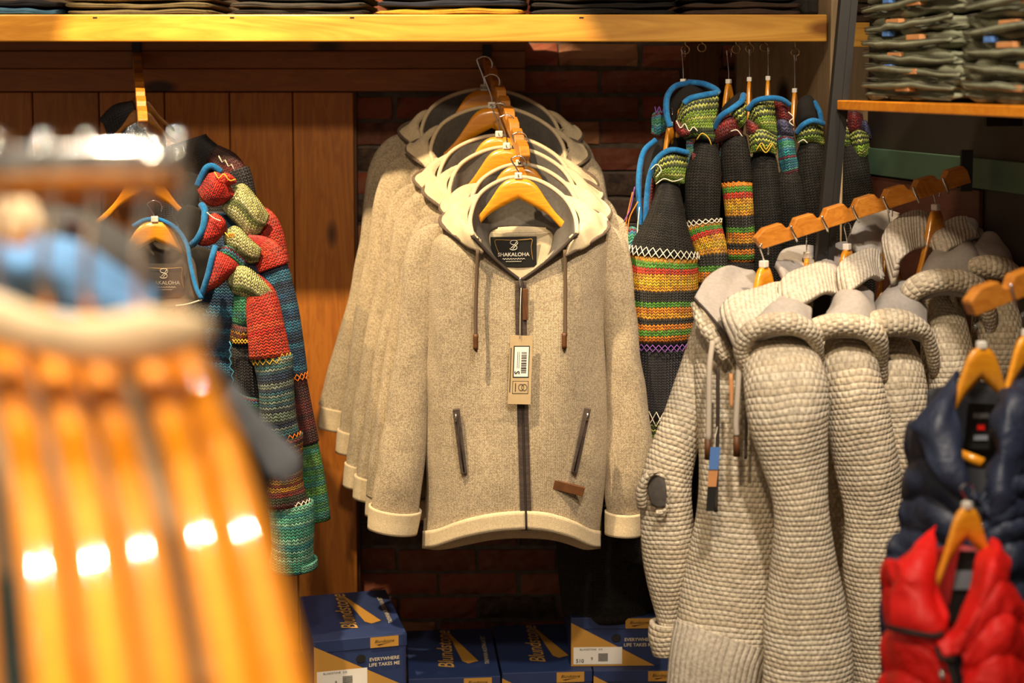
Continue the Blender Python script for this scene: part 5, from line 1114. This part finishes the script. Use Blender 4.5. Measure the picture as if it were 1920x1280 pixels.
surf('collar', [[(1862, 1012, 2.02), (1872, 1020, 1.97), (1878, 1040, 1.96)], [(1838, 1050, 1.95), (1862, 1050, 1.90), (1884, 1075, 1.92)], [(1815, 1120, 1.91), (1840, 1125, 1.87), (1868, 1110, 1.89)], [(1790, 1180, 1.89), (1805, 1195, 1.86), (1830, 1165, 1.87)], [(1758, 1210, 1.88), (1770, 1232, 1.86), (1796, 1226, 1.86)]], M['red'], v3, 24, 26, .009, None, [(14, 14, .0045, 10)])
wire('collar_piping', [(1756, 1214, 1.868), (1766, 1234, 1.852), (1790, 1236, 1.852)], .0035, M['ink'], v3, 8, 14)
wire('zip', [(1778, 1236, 1.868), (1790, 1280, 1.855), (1792, 1340, 1.85)], .0045, M['ink'], v3, 8, 12)
wire('zip_pull', [(1765, 1255, 1.86), (1767, 1275, 1.855)], .0035, M['chrome'], v3, 8)
q = P(1803, 1095, 1.98); lb = mk('woven_label', [q + Vector((x + z * .12, 0, z)) for x, z in ((-.013, -.052), (.011, -.052), (.013, .046), (-.010, .046))], [(0, 1, 2, 3)], M['ink'], v3, smooth=False); solid(lb, .001)
mk('label_print', [q + Vector((x, -.003, z)) for x, z in ((-.012, -.006), (.012, -.006), (.014, .02), (-.009, .02))], [(0, 1, 2, 3)], M['grey_cloth'], lb, smooth=False)
GHV = 'wooden hangers of the padded vests'
hanger(P(1840, 655, 2.20), .35, 'large orange hanger in the collar of the front navy vest', GHV, '', True, .05, .74, ax=.8, az=1.35)
hanger(P(1925, 632, 2.26), .5, 'orange hanger cut off by the right edge over the second navy vest', GHV, '', True, .05, .74, ax=.7, az=1.3)
hanger(P(1812, 955, 1.97), .45, 'orange hanger in the collar of the red vest', GHV, '', True, .05, .66, ax=.75, az=1.35)
b1 = P(1792, 848, 2.20); b2 = P(1843, 868, 2.17)
wb_ = wire('trouser_bar', [b1, b2], .008, M['hanger'], None, 10); tag(wb_, 'short orange wooden rod inside the open navy vest', 'rod')
# ------------------------------------------------------------------ blurred rack close to the camera (left)
YR = .86
rail = thing('clothes_rail', 'blurred chrome clothes rail at the left edge close to the camera', 'rail', P(60, 305, YR))
wire('tube', [P(-700, 318, YR), P(-200, 312, YR), P(150, 306, YR), P(330, 303, YR)], .0105, M['chrome'], rail, 20, 12)
wire('end_cap', [P(326, 303, YR), P(345, 302.5, YR)], .0125, M['chrome'], rail, 20)
wire('lower_tube', [P(-700, 362, YR + .02), P(150, 352, YR + .02), P(335, 350, YR + .02)], .006, M['dark_bar'], rail, 14, 8)
lt = P(-640, 317, YR); wire('upright', [lt + Vector((0, 0, .012)), Vector((lt.x, YR, .012))], .0105, M['chrome'], rail, 16); wire('foot', [Vector((lt.x, YR - .28, .012)), Vector((lt.x, YR + .28, .012))], .012, M['chrome'], rail, 16)
GF = 'blurred glossy hangers on the near rail'
pos = ['leftmost', 'second from the left', 'third from the left', 'fourth from the left', 'fifth from the left', 'rightmost']
HB = [(-82, 640, -40, 1330, 26), (8, 645, 112, 1340, 30), (96, 650, 222, 1340, 30), (176, 652, 326, 1345, 29), (272, 650, 452, 1345, 29), (345, 655, 548, 1350, 30)]
for i, (x0, y0, x1, y1, rr) in enumerate(HB):
    crown = P(x0 - 8, y0 - 45, .885); root = thing('clothes_hanger', 'thick blurred orange hanger close to the camera, %s of the row' % pos[i], 'hanger', crown, GF)
    p_ = [(x0 - 8, y0 - 45, .89), (x0, y0, .86), (x0 + (x1 - x0) * .33, y0 + (y1 - y0) * .30 - 42, .785), (x0 + (x1 - x0) * .68, y0 + (y1 - y0) * .66 - 42, .685), (x1, y1, .60), (x1 + 30, y1 + 230, .55)]
    T = Tube([(a, b, Y, rr * (.88 / Y) ** .8 * (.75 if k == 0 else 1)) for k, (a, b, Y) in enumerate(p_)], 1.2, 40)
    T.mesh('hanger_arm', M['hanger_fg'], root, n=24, cap=True)
    T = Tube([(x0 - 8, y0 - 45, .885, rr * .8), (x0 - 20, y0 - 30, .96, rr * .8), (x0 - 40, y0 + 10, 1.1, rr * .7)], 1.0, 20); T.mesh('hanger_arm', M['hanger_fg'], root, n=20, cap=True)
    rc = P(x0 - 8, 304, YR); h0 = crown + Vector((0, 0, .004))
    pts = [h0, h0 + Vector((0, -.004, .04)), Vector((rc.x, YR + .017, rc.z - .012))] + [Vector((rc.x, YR + .0145 * math.cos(a), rc.z + .0145 * math.sin(a))) for a in np.linspace(-.3, 3.5, 9)]
    wire('hook', pts, .003, M['chrome'], root, 8, 40)
# more hooks on the rail whose hangers carry the clothes behind
GN = 'blurred clothes on the near rail'
j1 = thing('fleece_jacket', 'blurred cream shearling jacket behind the near orange hangers', 'jacket', P(200, 640, 1.0), GN)
rollmesh('collar', cr([P(*p) for p in [(-140, 560, .80), (-30, 590, .79), (70, 622, .785), (170, 640, .785), (280, 632, .79), (384, 618, .81)]], 50), list(np.interp(np.linspace(0, 5, 50), range(6), [.013, .0135, .013, .014, .014, .006])), M['shearling'], j1, 600)
surf('body', [[(-120, 590, 1.06), (100, 640, 1.04), (360, 650, 1.04)], [(-150, 800, 1.06), (100, 850, 1.05), (380, 840, 1.06)], [(-150, 1200, 1.06), (100, 1300, 1.05), (430, 1300, 1.06)]], M['shearling'], j1, 20, 20, .02, None, [(8, 8, .008, 601)])
j2 = thing('denim_jacket', 'blurred pale blue denim jacket collar under the chrome rail', 'jacket', P(100, 600, 1.05), GN)
surf('collar', [[(-60, 440, 1.10), (40, 462, 1.08), (130, 470, 1.07), (210, 505, 1.06), (290, 566, 1.05)], [(-60, 480, 1.04), (40, 500, 1.02), (130, 512, 1.01), (205, 548, 1.01), (282, 596, 1.02)], [(-60, 560, 1.03), (30, 568, 1.01), (120, 570, 1.0), (190, 596, 1.0), (262, 622, 1.02)]], M['denim_w'], j2, 24, 16, .012, None, [(14, 14, .006, 610)])
surf('collar_band', [[(-60, 432, 1.13), (20, 440, 1.11), (84, 442, 1.10)], [(-60, 460, 1.12), (20, 470, 1.10), (84, 468, 1.09)]], M['denim_w'], j2, 12, 6, .008)
surf('body', [[(-80, 540, 1.08), (100, 580, 1.08), (260, 610, 1.08)], [(-80, 900, 1.1), (100, 900, 1.1), (300, 900, 1.1)], [(-80, 1300, 1.1), (100, 1300, 1.1), (320, 1300, 1.1)]], M['denim_w'], j2, 12, 12, .01)
j3 = thing('dark_jacket', 'blurred charcoal jacket behind the denim collar', 'jacket', P(220, 560, 1.2), GN)
surf('shoulder', [[(60, 398, 1.24), (130, 405, 1.22), (200, 430, 1.20), (262, 480, 1.18), (300, 560, 1.17)], [(60, 440, 1.18), (130, 450, 1.16), (195, 480, 1.15), (245, 530, 1.15), (285, 590, 1.15)], [(60, 520, 1.16), (120, 520, 1.14), (180, 545, 1.13), (230, 580, 1.13), (270, 620, 1.14)]], M['charcoal'], j3, 22, 16, .012, None, [(14, 14, .006, 620)])
surf('lining', [[(120, 420, 1.16), (150, 450, 1.15), (170, 500, 1.14)], [(136, 412, 1.155), (172, 450, 1.145), (188, 502, 1.135)]], M['oxblood_k'], j3, 10, 6, .006)
surf('back_panel', [[(60, 470, 1.26), (190, 500, 1.26), (300, 600, 1.24)], [(60, 900, 1.28), (200, 900, 1.28), (380, 900, 1.28)], [(60, 1300, 1.28), (200, 1300, 1.28), (420, 1300, 1.28)]], M['charcoal'], j3, 12, 12, .01)
j4 = thing('grey_jacket', 'slate grey jacket whose sleeve end points right beneath the patchwork sleeve', 'jacket', P(470, 800, 1.5), GN)
Ts = Tube([(270, 585, 1.19, 22), (330, 655, 1.34, 24), (390, 715, 1.45, 26), (436, 762, 1.46, 33), (488, 815, 1.46, 38), (532, 866, 1.46, 33), (546, 888, 1.46, 13)], .6, 40); Ts.mesh('sleeve', M['grey_cloth'], j4, n=30, cap=True, wr=[(12, 8, .005, 630)])
surf('body', [[(360, 720, 1.52), (430, 790, 1.51), (512, 868, 1.52)], [(360, 860, 1.52), (440, 880, 1.51), (506, 915, 1.52)], [(360, 1000, 1.53), (440, 1010, 1.52), (492, 1000, 1.53)]], M['jblack'], j4, 16, 16, .02, None, [(10, 10, .006, 631)])  # black sheet stands in for the shadow below the sleeve
j5 = thing('teal_garment', 'blurred teal garment in the bottom left corner', 'garment', P(40, 1280, .8), GN)
surf('body', [[(-160, 1075, .82), (0, 1085, .80), (80, 1100, .80), (110, 1150, .82)], [(-160, 1180, .80), (0, 1180, .78), (90, 1190, .78), (140, 1220, .80)], [(-160, 1380, .80), (0, 1380, .78), (110, 1380, .78), (190, 1380, .80)]], M['teal_cloth'], j5, 16, 16, .012, None, [(12, 12, .005, 640)])
surf('pale_tag', [[(48, 1180, .772), (98, 1178, .772)], [(46, 1240, .770), (102, 1242, .770)]], M['paper'], j5, 6, 6, .002)
hl = [(-30, 410, 1.0), (8, 404, .98), (44, 398, .97)]
for i, (x, y, Yq) in enumerate(hl):
    o = rollmesh('toggle', cr([P(x, y - 20, Yq), P(x + 14, y + 8, Yq - .01), P(x + 34, y + 44, Yq - .02)], 14), list(np.interp(np.linspace(0, 1, 14), [0, .2, .8, 1], [.003, .007, .008, .003])), M['shearling'], None, 650 + i)
    tag(o, 'blurred cream toggle under the chrome rail, %s of three' % ['leftmost', 'middle', 'rightmost'][i], 'toggle', 'cream toggles on the near rail')
